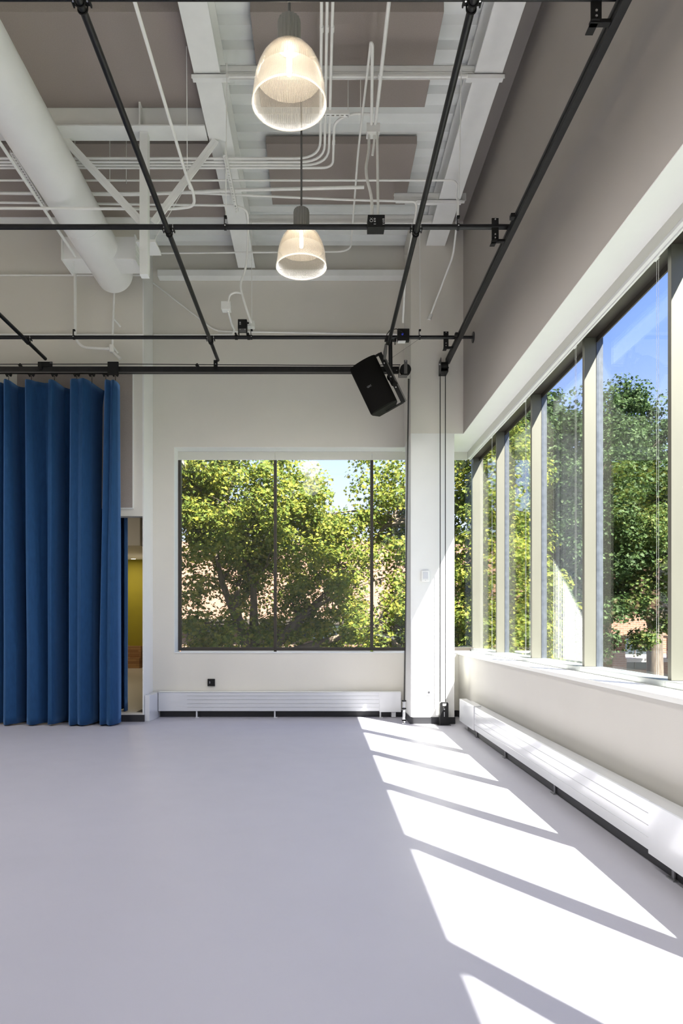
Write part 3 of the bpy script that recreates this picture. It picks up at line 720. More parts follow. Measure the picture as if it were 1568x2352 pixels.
# its pulley head and cords
pu = thing('pulley_head', 'black pulley head at the end of the square rail on the column', 'pulley', (RXc-.05, 10.12, 5.18))
xx = P(1018, 840, 10.1).x
mb = MB(); mb.box(xx-.055, xx-.048, 10.0, 10.18, 5.21, 5.40); mb.box(xx+.048, xx+.055, 10.0, 10.18, 5.21, 5.40); mb.box(xx-.055, xx+.055, 10.0, 10.18, 5.19, 5.205); mb.box(xx-.055, xx+.055, 10.17, 10.195, 5.19, 5.38)
mb.build('housing', M['black'], pu, bevel=.003)
MB().cyl((xx-.045, 10.08, 5.30), (xx+.045, 10.08, 5.30), .055, 20).build('wheel', M['blackplastic'], pu)
MB().cyl((xx-.07, 10.06, 5.32), (xx-.056, 10.06, 5.32), .012, 10).build('bolt', M['bolt'], pu)
MB().cyl((xx+.056, 10.06, 5.27), (xx+.07, 10.06, 5.27), .012, 10).build('bolt', M['blackmatte'], pu)
for lab, px in (('left one of the two black cords hanging in front of the column', 1010.5), ('right one of the two black cords hanging in front of the column', 1022.5)):
    xk = P(px, 900, 10.1).x
    tag(MB().cyl((xk, 10.10, .34), (xk, 10.10, 5.19), .0062, 8).build('pull_cord', M['blackmatte']), lab, 'cord', 'black pull cords')
# floor tensioner
ft = thing('cord_tensioner', 'black floor-mounted cord tensioner with white sticker at the column foot', 'cord pulley', (xx, 10.10, 0))
mb = MB(); mb.prism([(xx-.062, 0), (xx+.062, 0), (xx+.062, .325), (xx+.045, .345), (xx-.045, .345), (xx-.062, .325)], 'y', 10.03, 10.045); mb.build('front_plate', M['black'], ft, bevel=.003)
mb = MB(); mb.box(xx-.062, xx-.055, 10.046, 10.15, 0, .30); mb.box(xx+.055, xx+.062, 10.046, 10.15, 0, .30); mb.box(xx-.10, xx+.10, 10.03, 10.17, 0, .006); mb.build('frame', M['black'], ft)
MB().box(xx-.022, xx+.028, 10.0275, 10.0295, .29, .322).build('sticker', M['label'], ft)
MB().cyl((xx, 10.022, .24), (xx, 10.03, .24), .011, 12).build('bolt', M['bolt'], ft)
MB().cyl((xx-.008, 10.026, .262), (xx-.008, 10.03, .262), .004, 8).build('rivet', M['bolt'], ft)
mb = MB(); mb.tube([(xx, 10.024, .20), (xx, 10.024, .13)], .0045, 8); mb.build('adjusting_screw', M['bolt'], ft)
MB().cyl((xx-.05, 10.09, .18), (xx+.05, 10.09, .18), .05, 20).build('wheel', M['blackplastic'], ft)

# ------------------------------------------------------------------ main curtain track
TZ0, TZ1 = 5.205, 5.30; TY = 10.12
tr = thing('curtain_track', 'heavy black curtain track across the room in front of the back wall', 'track', (-2.5, TY, TZ0))
MB().box(-6.5, 1.17, TY-.03, TY+.03, TZ0, TZ1).build('track_body', M['black'], tr, bevel=.003)
MB().box(-6.5, 1.17, TY-.034, TY-.0305, TZ0, TZ0+.012).build('bottom_lip', M['rubberdark'], tr)
MB().tube([(-6.5, TY, TZ1+.04), (-2.9, TY, TZ1+.045), (.3, TY, TZ1+.025), (1.2, TY, TZ1+.035)], .006, 8).build('top_cord', M['blackmatte'], tr)
def track_bracket(label, px):
    x = P(px, 850, TY).x
    t = thing('track_bracket', label, 'bracket', (x, TY, TZ1), 'black brackets above the curtain track')
    mb = MB(); mb.box(x-.03, x+.03, TY-.045, TY-.035, TZ0+.04, TZ1+.09); mb.build('plate', M['blackmatte'], t, bevel=.003)
    MB().cyl((x, TY-.05, TZ1+.03), (x, TY-.045, TZ1+.03), .007, 8).build('bolt', M['bolt'], t)
track_bracket('black bracket on the curtain track under the left running pipe', 496)
mbp = thing('track_bracket', 'wide black plate on the curtain track under the short far left pipe', 'bracket', (P(107,836,TY).x, TY, TZ1), 'black brackets above the curtain track')
a = P(90, 836, TY).x; b = P(123, 836, TY).x
MB().box(a, b, TY-.045, TY-.035, TZ1-.01, TZ1+.065).build('plate', M['blackmatte'], mbp, bevel=.003)
MB().box(a, a+.06, TY-.055, TY-.045, TZ1-.05, TZ1+.06).build('hook_plate', M['blackmatte'], mbp, bevel=.003)
for q in (a+.02, b-.03, b-.01): MB().cyl((q, TY-.05, TZ1+.045), (q, TY-.045, TZ1+.045), .006, 8).build('bolt', M['bolt'], mbp)
for lab, px, py in (('small black cord guide on the curtain track near the left edge', 47, 840), ('small black cord guide on the curtain track left of its middle bracket', 453, 840)):
    c = P(px, py, TY); tag(MB().obox(c, (1,0,.6), (0,1,0), (-.6,0,1), .022, .02, .028).build('cord_guide', M['blackmatte'], bevel=.004), lab, 'cord guide')
# end pulley of the track
ep = thing('track_pulley', 'black round end pulley of the curtain track at the column', 'pulley', tuple(P(930, 865, TY)))
c = P(930.5, 850, TY-.03)
MB().cyl((c.x, c.y-.035, c.z), (c.x, c.y+.035, c.z), .082, 32).build('wheel', M['blackplastic'], ep)
mb = MB(); mb.box(c.x-.025, c.x+.025, c.y-.05, c.y-.04, c.z-.07, c.z+.13); mb.box(c.x-.085, c.x+.03, c.y-.05, c.y+.05, c.z-.10, c.z-.085); mb.box(c.x-.10, c.x-.09, c.y-.05, c.y+.05, c.z-.10, c.z+.05)
mb.build('bracket', M['rubberdark'], ep, bevel=.003)
MB().cyl((c.x, c.y-.055, c.z+.115), (c.x, c.y-.049, c.z+.115), .007, 10).build('bolt', M['bolt'], ep)
MB().box(P(902,850,TY).x, c.x-.10, TY-.045, TY-.035, TZ0-.01, TZ1-.01).build('splice_plate', M['blackmatte'], ep, bevel=.003)
MB().cyl((P(910,850,TY).x, TY-.05, 5.235), (P(910,850,TY).x, TY-.045, 5.235), .006, 8).build('bolt', M['bolt'], ep)
for lab, dx, px in (('black cord running down the left edge of the column to the chrome pulley', 0, 0), ('second black cord at the left edge of the column', .012, 1)):
    a = P(939.5, 870, TY-.03) if px else P(937.5, 870, TY-.03)
    b = P(929.5, 1612, 10.3) if px else P(927.5, 1612, 10.3)
    tag(MB().cyl(b, a, .0058, 8).build('pull_cord', M['blackmatte'] if not px else M['rubberdark']), lab, 'cord', 'cords at the left edge of the column')
c0 = P(928, 1663, 10.17)
ct = thing('cord_tensioner', 'chrome and black cord pulley standing on the floor at the left edge of the column', 'cord pulley', (c0.x, 10.17, 0))
MB().cyl((c0.x-.012, 10.2, 0.05), (c0.x-.012, 10.2, .33), .009, 12).build('rod', M['chrome'], ct)
MB().cyl((c0.x+.010, 10.2, 0.0), (c0.x+.010, 10.2, .34), .012, 12).build('rod', M['chrome'], ct)
for z, m_ in ((.335, 'blackmatte'), (.22, 'blackmatte'), (.045, 'blackmatte'), (0, 'chrome')):
    MB().box(c0.x-.03, c0.x+.03, 10.165, 10.235, z, z+.018).build('clamp_block', M[m_], ct, bevel=.003)
MB().box(c0.x-.018, c0.x+.015, 10.17, 10.23, .18, .215).build('slider', M['chrome'], ct, bevel=.004)

# ------------------------------------------------------------------ blue curtain
prof = [(-330,-330,.05),(-322,-318,.06),(-314,-308,.02),(-308,-304,-.09),(-282,-276,-.10),(-278,-272,.03),(-264,-256,.06),(-246,-240,.05),(-240,-236,-.09),(-218,-214,-.1),(-212,-210,.03),(-196,-194,.06),(-180,-176,.05),(-174,-172,-.09),(-152,-148,-.1),(-146,-144,.03),(-132,-128,.06),(-116,-110,.04),(-110,-106,-.09),(-86,-84,-.1),(-80,-80,.03),(-66,-62,.06),(-52,-48,.05),(-46,-44,-.08),(-24,-22,-.10),(-14,-16,.01),
 (0,0,-.02),(10,11,-.10),(12,13,.02),(20,25,.06),(27,42,.03),(30,46,-.08),(58,66,-.10),(62,68,.03),(68,80,.06),(76,94,.04),(82,100,.0),(100,108,-.03),(114,117,-.01),(118,119,.05),(126,128,.06),(131,132,.03),(136,136,-.10),(158,158,-.12),(164,162,.02),(172,172,.07),(185,185,.05),(198,196,.075),(208,214,.02),(214,217,-.06),(222,220,-.14),(236,228,-.14),(241,230,.0),(250,240,.07),(258,250,.045),(266,262,.07),(271,273,.02),(270,271,-.05)]
def cr(p0, p1, p2, p3, t):
    return .5*((2*p1)+(-p0+p2)*t+(2*p0-5*p1+4*p2-p3)*t*t+(-p0+3*p1-3*p2+p3)*t**3)
def curtain_grid(prof, y0, ztop, zbot, rows=46, sub=5, amp=(1.9, 2.7), wav=None, jit=0, seed=1):
    rnd = random.Random(seed); n = len(prof); cols = []
    for i in range(n-1):
        for k in range(sub):
            t = k/sub; q = [prof[max(i-1,0)], prof[i], prof[i+1], prof[min(i+2,n-1)]]
            lin = lambda j: q[1][j]*(1-t)+q[2][j]*t
            cols.append((lin(0), lin(1), .45*lin(2)+.55*cr(q[0][2], q[1][2], q[2][2], q[3][2], t)))
    cols.append(prof[-1])
    vs = []; nc = len(cols)
    for r in range(rows+1):
        t = r/rows
        for (xt, xb, d) in cols:
            tt = min(1, t*1.25)
            px = xt*(1-tt)+xb*tt; x = (px-733)*y0/F
            zt = ztop+(wav(xt) if wav else 0)
            z = zt*(1-t)+zbot*t + (.006*math.sin(px*.21) if r == rows else 0)
            dd = d*(amp[0]+(amp[1]-amp[0])*min(1, t*1.8)) + .006*math.sin(px*.13+z*2.1)*t
            vs.append((x, y0-dd, z))
    fs = [(r*nc+c, r*nc+c+1, (r+1)*nc+c+1, (r+1)*nc+c) for r in range(rows) for c in range(nc-1)]
    return vs, fs
def topwave(px):
    pts = [(-330,0),(20,.010),(38,-.015),(60,.0),(85,.012),(125,.0),(150,-.025),(168,-.0),(180,.015),(205,.010),(238,-.055),(240,.0),(271,-.012)]
    for (a, b), (c, d) in zip(pts, pts[1:]):
        if a <= px <= c: return b+(d-b)*(px-a)/(c-a)
    return 0
cu = thing('curtain', 'full height blue velvet stage curtain hanging from the black track', 'curtain', (-3.9, TY, 0))
vs, fs = curtain_grid(prof, TY, 5.075, .022, wav=topwave)
MB().add(vs, fs).build('curtain_cloth', M['velvet'], cu, solid=.006).modifiers['solid'].offset = 1
# stitched heading band
cu2 = thing('curtain', 'edge of a second dark blue curtain just inside the opening', 'curtain', (-3.2, 10.75, .13))
prof2 = [(180,180,0),(200,200,.05),(215,215,-.04),(235,235,.05),(252,252,-.04),(266,266,.04),(276,276,-.06),(283,283,-.05),(287,287,.02),(290,290,.03),(291,291,-.02)]
vs, fs = curtain_grid(prof2, 10.72, 4.6, .135, rows=20)
MB().add(vs, fs).build('curtain_cloth', M['velvet'], cu2, solid=.005)

# carriers
car_px = [20, 72, 125, 176, 211, 243]
words = ['leftmost', 'second from left', 'third from left', 'fourth from left', 'fifth from left', 'sixth from left']
def carrier(px, label, big=False):
    x = P(px, 850, TY).x; top = TZ0; zt = 5.075+topwave(px)
    t = thing('curtain_carrier', label, 'curtain carrier', (x, TY, zt), 'black carriers under the curtain track')
    mb = MB(); mb.box(x-.035, x+.035, TY-.015, TY+.015, top-.02, top+.012); mb.obox((x-.03, TY, top-.025), (1,0,.5), (0,1,0), (-.5,0,1), .012, .014, .02); mb.obox((x+.03, TY, top-.025), (1,0,-.5), (0,1,0), (.5,0,1), .012, .014, .02)
    mb.build('carrier_body', M['blackmatte'], t, bevel=.003)
    if big: MB().box(x-.10, x+.06, TY-.06, TY-.036, top-.04, TZ1+.06).build('end_stop', M['blackmatte'], t, bevel=.004)
    mb = MB(); z = top-.03; i = 0
    while z > zt+.012:
        pts = [((.007*math.cos(a) if i % 2 else 0)+x, (0 if i % 2 else .007*math.cos(a))+TY, z-.011+.013*math.sin(a)) for a in [2*math.pi*k/8 for k in range(9)]]
        mb.tube(pts, .0022, 5, False); z -= .021; i += 1
    mb.cyl((x, TY, z), (x, TY, zt-.02), .003, 5)
    mb.build('chain', M['blackmatte'], t)
for px, w_ in zip(car_px, words): carrier(px, 'black curtain carrier with a short chain, %s under the track' % w_)
carrier(265, 'large black end stop and chain above the right edge of the curtain', True)

# ================================================================== CONTROL BOXES, SPEAKER
def text(body, size, m, parent, loc, rot, name='lettering', ext=.0006):
    cu_ = bpy.data.curves.new(name, 'FONT'); cu_.body = body; cu_.size = size; cu_.extrude = ext; cu_.align_x = 'CENTER'; cu_.align_y = 'CENTER'
    o = bpy.data.objects.new(name, cu_); COL.objects.link(o)
    dg = bpy.context.evaluated_depsgraph_get(); me = bpy.data.meshes.new_from_object(o.evaluated_get(dg)); bpy.data.objects.remove(o)
    o = bpy.data.objects.new(name, me); COL.objects.link(o); me.materials.append(m)
    o.parent = parent; o.location = Vector(loc)-wloc(parent); o.rotation_euler = rot; return o
HP = math.pi/2
c = P(864, 510, 6.80)
b1 = thing('control_box', 'black connector box with white markings on the grid pipe right of the far lamp', 'control box', (c.x, 6.83, GZ-.05), 'black connector boxes on the grid')
bx0, bx1 = P(844.5,500,6.79).x, P(883.5,500,6.79).x; zt, zb = P(0,493,6.79).z, P(0,521.5,6.79).z
MB().box(bx0, bx1, 6.79, 6.92, zb, zt).build('housing', M['blackmatte'], b1, bevel=.002)
text('610', .028, M['label'], b1, (P(860.5,504,6.785).x, 6.788, P(0,505,6.785).z), (HP, -HP, 0))
text('610', .028, M['label'], b1, (P(880.5,505,6.785).x, 6.788, P(0,506,6.785).z), (HP, -HP, 0))
q = P(852.5, 506.5, 6.788); MB().tube([(q.x+.0145*math.cos(a), 6.788, q.z+.0135*math.sin(a)) for a in [2*math.pi*k/20 for k in range(21)]], .0017, 5, False).build('round_mark', M['label'], b1)
mb = MB(); mb.tube([(q.x-.012, 6.788, q.z+.028), (q.x, 6.788, q.z+.017), (q.x+.012, 6.788, q.z+.028)], .0012, 5); mb.build('tick_mark', M['label'], b1)
MB().box(P(858,0,6.788).x, P(863,0,6.788).x, 6.7875, 6.79, P(0,514.8,6.788).z, P(0,514,6.788).z).build('line_mark', M['label'], b1)
MB().box(P(878.5,0,6.788).x, P(882.7,0,6.788).x, 6.7875, 6.79, P(0,515,6.788).z, P(0,514.2,6.788).z).build('line_mark', M['label'], b1)

b2 = thing('control_box', 'small black connector box on legs above the far grid pipe', 'control box', (P(556,750,9.45).x, 9.5, GZ+.03), 'black connector boxes on the grid')
x0, x1 = P(546,0,9.44).x, P(566.5,0,9.44).x; zt, zb = P(0,733,9.44).z, P(0,754,9.44).z
MB().box(x0, x1, 9.44, 9.54, zb, zt).build('housing', M['blackmatte'], b2, bevel=.002)
MB().box(x0+.015, x1-.01, 9.445, 9.53, zb-.03, zb).build('cover', M['rubberdark'], b2, bevel=.002)
for xa in (x0+.008, x1-.004):
    MB().box(xa-.006, xa+.006, 9.46, 9.52, GZ+.02, zb).build('leg', M['blackmatte'], b2)
for xa in (x0-.03, x1+.02):
    MB().tube([(xa-.02, 9.52, GZ), (xa+.02, 9.52, GZ)], GR+.008, 16).build('pipe_clip', M['blackmatte'], b2)
    MB().cyl((xa, 9.49, GZ+.02), (xa-.01, 9.49, GZ+.05), .012, 8).build('wing_nut', M['blackmatte'], b2)
for xa in (x0+.03, x1-.025): MB().sphere((xa, 9.443, zb-.012), .005, 8, 5).build('bolt', M['bolt'], b2)
text('230', .028, M['label'], b2, (x0+.033, 9.4385, (zt+zb)/2+.005), (HP, -HP, 0))
MB().sphere((x1+.015, 9.47, zt-.04), .014, 10, 8).build('knob', M['blackmatte'], b2)
tag(MB().box(P(568,0,9.6).x, P(584,0,9.6).x, 9.57, 9.68, P(0,751,9.6).z, P(0,738,9.6).z).build('junction_box', M['conduit'], bevel=.004), 'small grey white junction box right behind the small black box', 'box')

b3 = thing('control_box', 'square black connector box with a blue plug on the far grid pipe by the column', 'control box', (P(926,768,9.4).x, 9.45, GZ-.06), 'black connector boxes on the grid')
x0, x1 = P(913,0,9.42).x, P(940,0,9.42).x; zt, zb = P(0,754.5,9.42).z, P(0,782,9.42).z
MB().box(x0, x1, 9.42, 9.495, zb, zt).build('housing', M['blackmatte'], b3, bevel=.002)
MB().box(x0+.005, x0+.11, 9.421, 9.49, zb-.012, zb-.0005).build('under_label', M['label'], b3)
c = P(924, 767.5, 9.41)
MB().cyl((c.x, 9.395, c.z), (c.x, 9.419, c.z), .013, 16).build('plug', M['blueplug'], b3)
MB().box(c.x+.012, c.x+.045, 9.41, 9.419, c.z-.018, c.z+.016).build('socket', M['blackplastic'], b3, bevel=.002)
sc = MB().tube([(c.x, 9.39, c.z), (c.x-.01, 9.37, c.z+.02), (c.x-.09, 9.36, c.z+.05), (c.x-.17, 9.40, c.z+.055), (c.x-.21, 9.46, c.z+.02), (c.x-.215, 9.5, c.z-.05), (c.x-.20, 9.55, c.z-.09)], .006, 8).build('speaker_cable', M['blackmatte'])
tag(sc, 'black cable curving from the blue plug to the loudspeaker mount', 'cable')

# speaker, hung from the end of the running pipe
sp = thing('loudspeaker', 'black loudspeaker hung at a tilt above the back window', 'loudspeaker', tuple(P(872, 890, 9.75)))
up = Vector((-.41, .10, .91)).normalized()
fr = Vector((-.28, -.90, -.03)); fr = (fr-up*fr.dot(up)).normalized()     # the front looks out here
rt = up.cross(fr).normalized()
if rt.x < 0: rt = -rt
cs = P(860, 889, 9.72)
H = .365
def spk(poly, h0, h1, name, m, bevel=.01):
    mb = MB(); n = len(poly); vs = []
    for h in (h0, h1):
        for a, b in poly: vs.append(cs+rt*a+fr*b+up*h)
    fs = [tuple(range(n)), tuple(range(2*n-1, n-1, -1))]+[(i, n+i, n+(i+1) % n, (i+1) % n) for i in range(n)]
    mb.add(vs, fs); return mb.build(name, m, sp, bevel=bevel)
front = [(-.205, .10)]+[(.205*math.sin(a), .10+.075*math.cos(a)) for a in [(-1.2+2.4*i/8) for i in range(9)]]+[(.205, .10)]
spk(front, -H, H, 'grille', M['grille'], .006)
spk([(-.205, .098), (.205, .098), (.20, .02), (.13, -.17), (-.13, -.17), (-.20, .02)], -H+.005, H-.005, 'cabinet', M['blackplastic'], .008)
text('QSC', .035, M['grey'], sp, cs+fr*.1785+up*-.02-rt*.05, Matrix((rt, up, fr)).transposed().to_euler() if True else (0,0,0), 'badge')
yk = MB(); o1 = cs+rt*.265
yk.bar(o1-up*.40-fr*.02, o1+up*.40-fr*.02, .03, .02, tuple(fr)); yk.build('mounting_yoke', M['blackmatte'], sp, bevel=.003)
yk = MB(); yk.bar(o1+rt*.03-up*.38-fr*.05, o1+rt*.03+up*.30-fr*.05, .018, .03, tuple(fr)); yk.build('yoke_rail', M['rubberdark'], sp, bevel=.003)
for h in (.40, -.40):
    mb = MB(); mb.bar(cs+rt*.0+up*h*.985-fr*.02, o1+up*h*.985-fr*.02, .03, .006, tuple(up)); mb.build('yoke_arm', M['blackmatte'], sp)
for h in (.22, .0, -.17): MB().sphere(o1+up*h+fr*.03, .011, 8, 6).build('bolt', M['bolt'], sp)
j = P(897, 866, 9.72)
MB().sphere(j, .055, 14, 10).build('swivel', M['blackmatte'], sp)
MB().bar(j, o1-up*.12, .035, .03).build('swivel_arm', M['blackmatte'], sp, bevel=.004)
MB().cyl(j, P(896, 780, 9.62), .028, 16).build('drop_pipe', M['black'], sp)
MB().tube([P(886.5, 790, 9.6), P(884.5, 808, 9.62), P(882.5, 826, 9.65)], [.018, .026, .02], 10).build('cable_sleeve', M['rubberdark'], sp)
mb = MB(); c = P(896, 779, 9.6); mb.box(c.x-.075, c.x+.075, 9.5, 9.68, c.z-.008, c.z+.012); mb.box(c.x-.08, c.x-.05, 9.5, 9.53, c.z-.06, c.z); mb.box(c.x+.05, c.x+.075, 9.5, 9.53, c.z-.07, c.z)
mb.build('mount_plate', M['blackmatte'], sp, bevel=.003)
for dx in (-.06, .06): MB().cyl((c.x+dx, 9.55, c.z-.10), (c.x+dx, 9.55, c.z), .006, 8).build('u_bolt', M['blackmatte'], sp)
tag(MB().cyl(P(885, 832, 9.7), P(966, 776, 9.52), .0022, 5).build('safety_wire', M['rubberdark']), 'thin steel safety wire from the loudspeaker up to the grid pipe', 'wire')

# ================================================================== PENDANT LAMPS
def pendant(label, x, y, z, top=7.419, glow=8.5):
    t = thing('pendant_lamp', label, 'lamp', (x, y, z), 'pendant lamps with clear bell shades')
    sh = [(.280,0),(.278,.06),(.271,.13),(.258,.20),(.238,.265),(.210,.325),(.176,.372),(.136,.408),(.098,.428)]
    out = sh; inn = [(r-.004, zz) for r, zz in sh][::-1]
    MB().lathe(out+inn, (x, y, z), 96, True).build('shade', M['acrylic'], t)
    MB().lathe([(.279,-.006),(.286,-.006),(.286,.008),(.279,.008)], (x, y, z), 64, True).build('rim', M['rim'], t)
    # inner prismatic reflector cup
    cup = [(.249,.195),(.236,.25),(.208,.31),(.172,.36),(.13,.397),(.092,.418)]
    MB().lathe(cup+[(r-.004, zz) for r, zz in cup][::-1], (x, y, z), 64, True).build('inner_reflector', M['prism'], t)
    # ribbed housing
    n = 36; vs = []; fs = []
    rows_ = [(.415,.8),(.42,1),(.61,1),(.64,.93),(.655,.7),(.66,.25)]
    for zz, s in rows_:
        for k in range(n*2):
            a = math.pi*k/n; r = (.090 if (k//2) % 2 else .084)*s; vs.append((x+r*math.cos(a), y+r*math.sin(a), z+zz))
    m_ = n*2
    for i in range(len(rows_)-1):
        for k in range(m_): fs.append((i*m_+k, i*m_+(k+1) % m_, (i+1)*m_+(k+1) % m_, (i+1)*m_+k))
    fs.append(tuple(range(m_))); fs.append(tuple((len(rows_)-1)*m_+k for k in range(m_)))
    MB().add(vs, fs).build('housing', M['lampgrey'], t)
    MB().cyl((x, y, z+.64), (x, y, top), .011, 12).build('stem', M['rubberdark'], t)
    MB().lathe([(.001,0),(.03,.0),(.06,.03),(.06,.04),(.001,.04)], (x, y, top-.04), 20).build('canopy', M['rubberdark'], t)
    MB().lathe([(.001,.215),(.016,.22),(.021,.24),(.021,.32),(.02,.34),(.018,.40)], (x, y, z), 20).build('lamp_tube', M['bulb'], t)
    l = bpy.data.lights.new('pendant_light', 'SPOT'); l.energy = LAMP_W; l.color = (1, .98, .955); l.shadow_soft_size = .25; l.spot_size = math.radians(165); l.spot_blend = .6
    lo = bpy.data.objects.new('pendant_light', l); COL.objects.link(lo); lo.parent = t; lo.location = (0, 0, -.01)
    l = bpy.data.lights.new('lamp_glow', 'POINT'); l.energy = glow; l.color = (1, .93, .84); l.shadow_soft_size = .03
    lo = bpy.data.objects.new('lamp_glow', l); COL.objects.link(lo); lo.parent = t; lo.location = (0, 0, .33)
    return t
pa = pendant('nearer pendant lamp with a clear ribbed bell shade and grey housing', -.23, 5.23, 5.48)
pb = copy_tree(pa, (-.202, 7.70, 5.52)); pb['label'] = 'farther pendant lamp with a clear bell shade, behind the black pipe'
k_ = 0
for xx_, yy_, w_ in ((-.22, 2.7, 'nearest the camera in the middle row'), (-6.2, 7.7, 'first from the curtain in the left row'), (-6.2, 5.2, 'second from the curtain in the left row'), (-6.2, 2.7, 'third from the curtain in the left row'), (-6.2, .2, 'fourth from the curtain in the left row'), (-6.2, -2.3, 'last in the left row')):
    pendant('added fill pendant lamp out of view, ' + w_, xx_, yy_, 5.5, ZD, 55.0)  # unseen lamps added to brighten the interior, with a stronger glow

# ================================================================== CONVECTORS, WALL DEVICES
cv = thing('convector', 'long white louvred convector heater under the back window', 'heater', (-.9, 10.9, 0))
MB().box(-2.56, 1.02, 10.86, YB-.014, .105, .405).build('cabinet', M['heater'], cv, bevel=.004)
mb = MB()
for z in (.165, .225, .285, .345): mb.box(-2.1, .95, 10.857, 10.8595, z, z+.003)
mb.build('seam_lines', M['sillmetal'], cv)
MB().box(.955, 1.30, 10.85, YB-.014, .09, .41).build('end_cap', M['heater'], cv, bevel=.004)
MB().box(-2.56, 1.30, 10.852, YB-.014, .4055, .412).build('top_edge', M['white'], cv, bevel=.001)
for px in (452, 631, 873):
    x = P(px, 1640, 10.9).x; mb = MB(); mb.box(x-.012, x+.012, 10.88, 10.90, 0, .105); mb.box(x-.02, x+.04, 10.87, 10.93, 0, .008); mb.build('foot', M['heater'], cv)
MB().box(1.15, 1.22, 10.88, 10.98, .005, .09).build('pipe_cover', M['heater'], cv, bevel=.003)
tag(MB().prism([(-2.675, 10.46), (-2.60, 10.46), (-2.575, 10.60), (-2.565, 10.985), (-2.675, 10.985)], 'z', 0, .40).build('pipe_enclosure', M['heater'], bevel=.003), 'white boxed pipe enclosure at the left end of the back heater', 'pipe cover')

cv = thing('convector', 'long glossy white louvred convector heater along the right wall', 'heater', (2.1, 6.5, 0))
CX = 2.035
def conv_section(name, y0, y1, x0, z0, z1, m=M['heater'], grooves=True):
    w_ = .10
    if grooves:
        zs = [z0]; 
        pts = [(x0, z0)]
        for z in (z0+.075, z0+.150, z0+.225, z0+.300):
            if z < z1-.005: pts += [(x0, z-.002), (x0+.004, z), (x0, z+.003)]
        pts += [(x0, z1-.006), (x0+.006, z1), (x0+w_, z1), (x0+w_, z0)]
    else:
        pts = [(x0, z0), (x0, z1-.006), (x0+.006, z1), (x0+w_, z1), (x0+w_, z0)]
    return MB().prism(pts, 'y', y0, y1).build(name, m, cv, bevel=.0015)
conv_section('end_cap', 8.96, 9.86, CX-.012, .095, .415, grooves=False)
conv_section('cabinet', 4.20, 8.955, CX, .10, .405)
conv_section('joint_cover', 2.95, 4.195, CX-.015, .088, .412, grooves=False)
conv_section('cabinet', -3.0, 2.945, CX, .10, .405)
mb = MB()
mb.box(CX+.101, CX+.18, -3.0, 9.85, .37, .38)
mb.build('back_shelf', M['heater'], cv)
MB().box(CX+.05, CX+.06, -3.0, 9.6, 0, .099).build('kick_plate', M['base'], cv)
for y in (9.0, 7.62, 6.02, 4.0, 2.4):
    mb = MB(); mb.box(CX+.036, CX+.046, y-.015, y+.015, .006, .10); mb.box(CX+.015, CX+.049, y-.045, y+.045, 0, .006); mb.cyl((CX+.028, y-.03, .006), (CX+.028, y-.03, .014), .007, 8); mb.build('foot', M['grey'], cv)

wb = thing('wall_socket', 'square black socket plate on the wall above the back heater', 'socket', tuple(P(484.5, 1568, 10.98)))
a, b = P(476.5, 1576, 10.97), P(493, 1559.5, 10.97)
MB().box(a.x, b.x, 10.965, 10.999, a.z, b.z).build('plate', M['blackmatte'], wb, bevel=.002)
text('2', .042, M['label'], wb, (a.x+.035, 10.964, (a.z+b.z)/2+.002), (HP, 0, 0))
ol = thing('power_outlet', 'grey metal outlet plate low on the front of the column', 'socket', tuple(P(984, 1590, CY)))
a, b = P(979.3, 1598.5, CY), P(989.5, 1581.5, CY)
MB().box(a.x, b.x, CY-.006, CY-.0005, a.z, b.z).build('plate', M['grey'], ol, bevel=.001)
c = (a+b)/2
MB().tube([(c.x, CY-.009, c.z), (c.x, CY-.006, c.z)], .017, 16).build('socket_ring', M['chrome'], ol)
MB().box(c.x-.007, c.x+.007, CY-.011, CY-.0091, c.z-.008, c.z+.008).build('socket_hole', M['blackmatte'], ol)
for dz in (.042, -.042): MB().sphere((c.x, CY-.007, c.z+dz), .003, 8, 5).build('screw', M['bolt'], ol)
ts = thing('wall_speaker', 'small white rounded wall device on the front of the column', 'sensor', tuple(P(975.5, 1323, CY)))
a, b = P(966, 1336, CY), P(986, 1310, CY)
MB().box(a.x, b.x, CY-.035, CY-.001, a.z, b.z).build('housing', M['white'], ts, bevel=.014)
c = (a+b)/2
MB().box(c.x-.036, c.x+.036, CY-.040, CY-.034, c.z-.045, c.z+.055).build('front_grille', M['heater'], ts, bevel=.003)
MB().cyl((c.x, CY-.038, c.z-.066), (c.x, CY-.034, c.z-.066), .004, 8).build('indicator', M['grey'], ts)

# ================================================================== OUTDOORS
struct(MB().box(-60, 80, 12.2, 120, -4.3, -4.0).build('ground', M['grass'], smooth=False))
struct(MB().box(3.2, 80, -40, 12.2, -4.3, -4.0).build('ground_side', M['grass'], smooth=False))
struct(MB().box(6, 34, 22.5, 28, -4.02, -3.97).build('path', M['paving'], smooth=False))

def win(parent, x0, x1, y, z0, z1, m='darkglass', nx=2):
    fr_ = MB(); w = .05
    fr_.box(x0, x1, y-.06, y, z0, z0+w); fr_.box(x0, x1, y-.06, y, z1-w, z1)
    for i in range(nx+1):
        xx = x0+(x1-x0-w)*i/nx; fr_.box(xx, xx+w, y-.06, y, z0+w, z1-w)
    o = fr_.build('window', M['framedark'], parent)
    MB().box(x0+.02, x1-.02, y-.03, y-.02, z0+.02, z1-.02).build('pane', M[m], o)
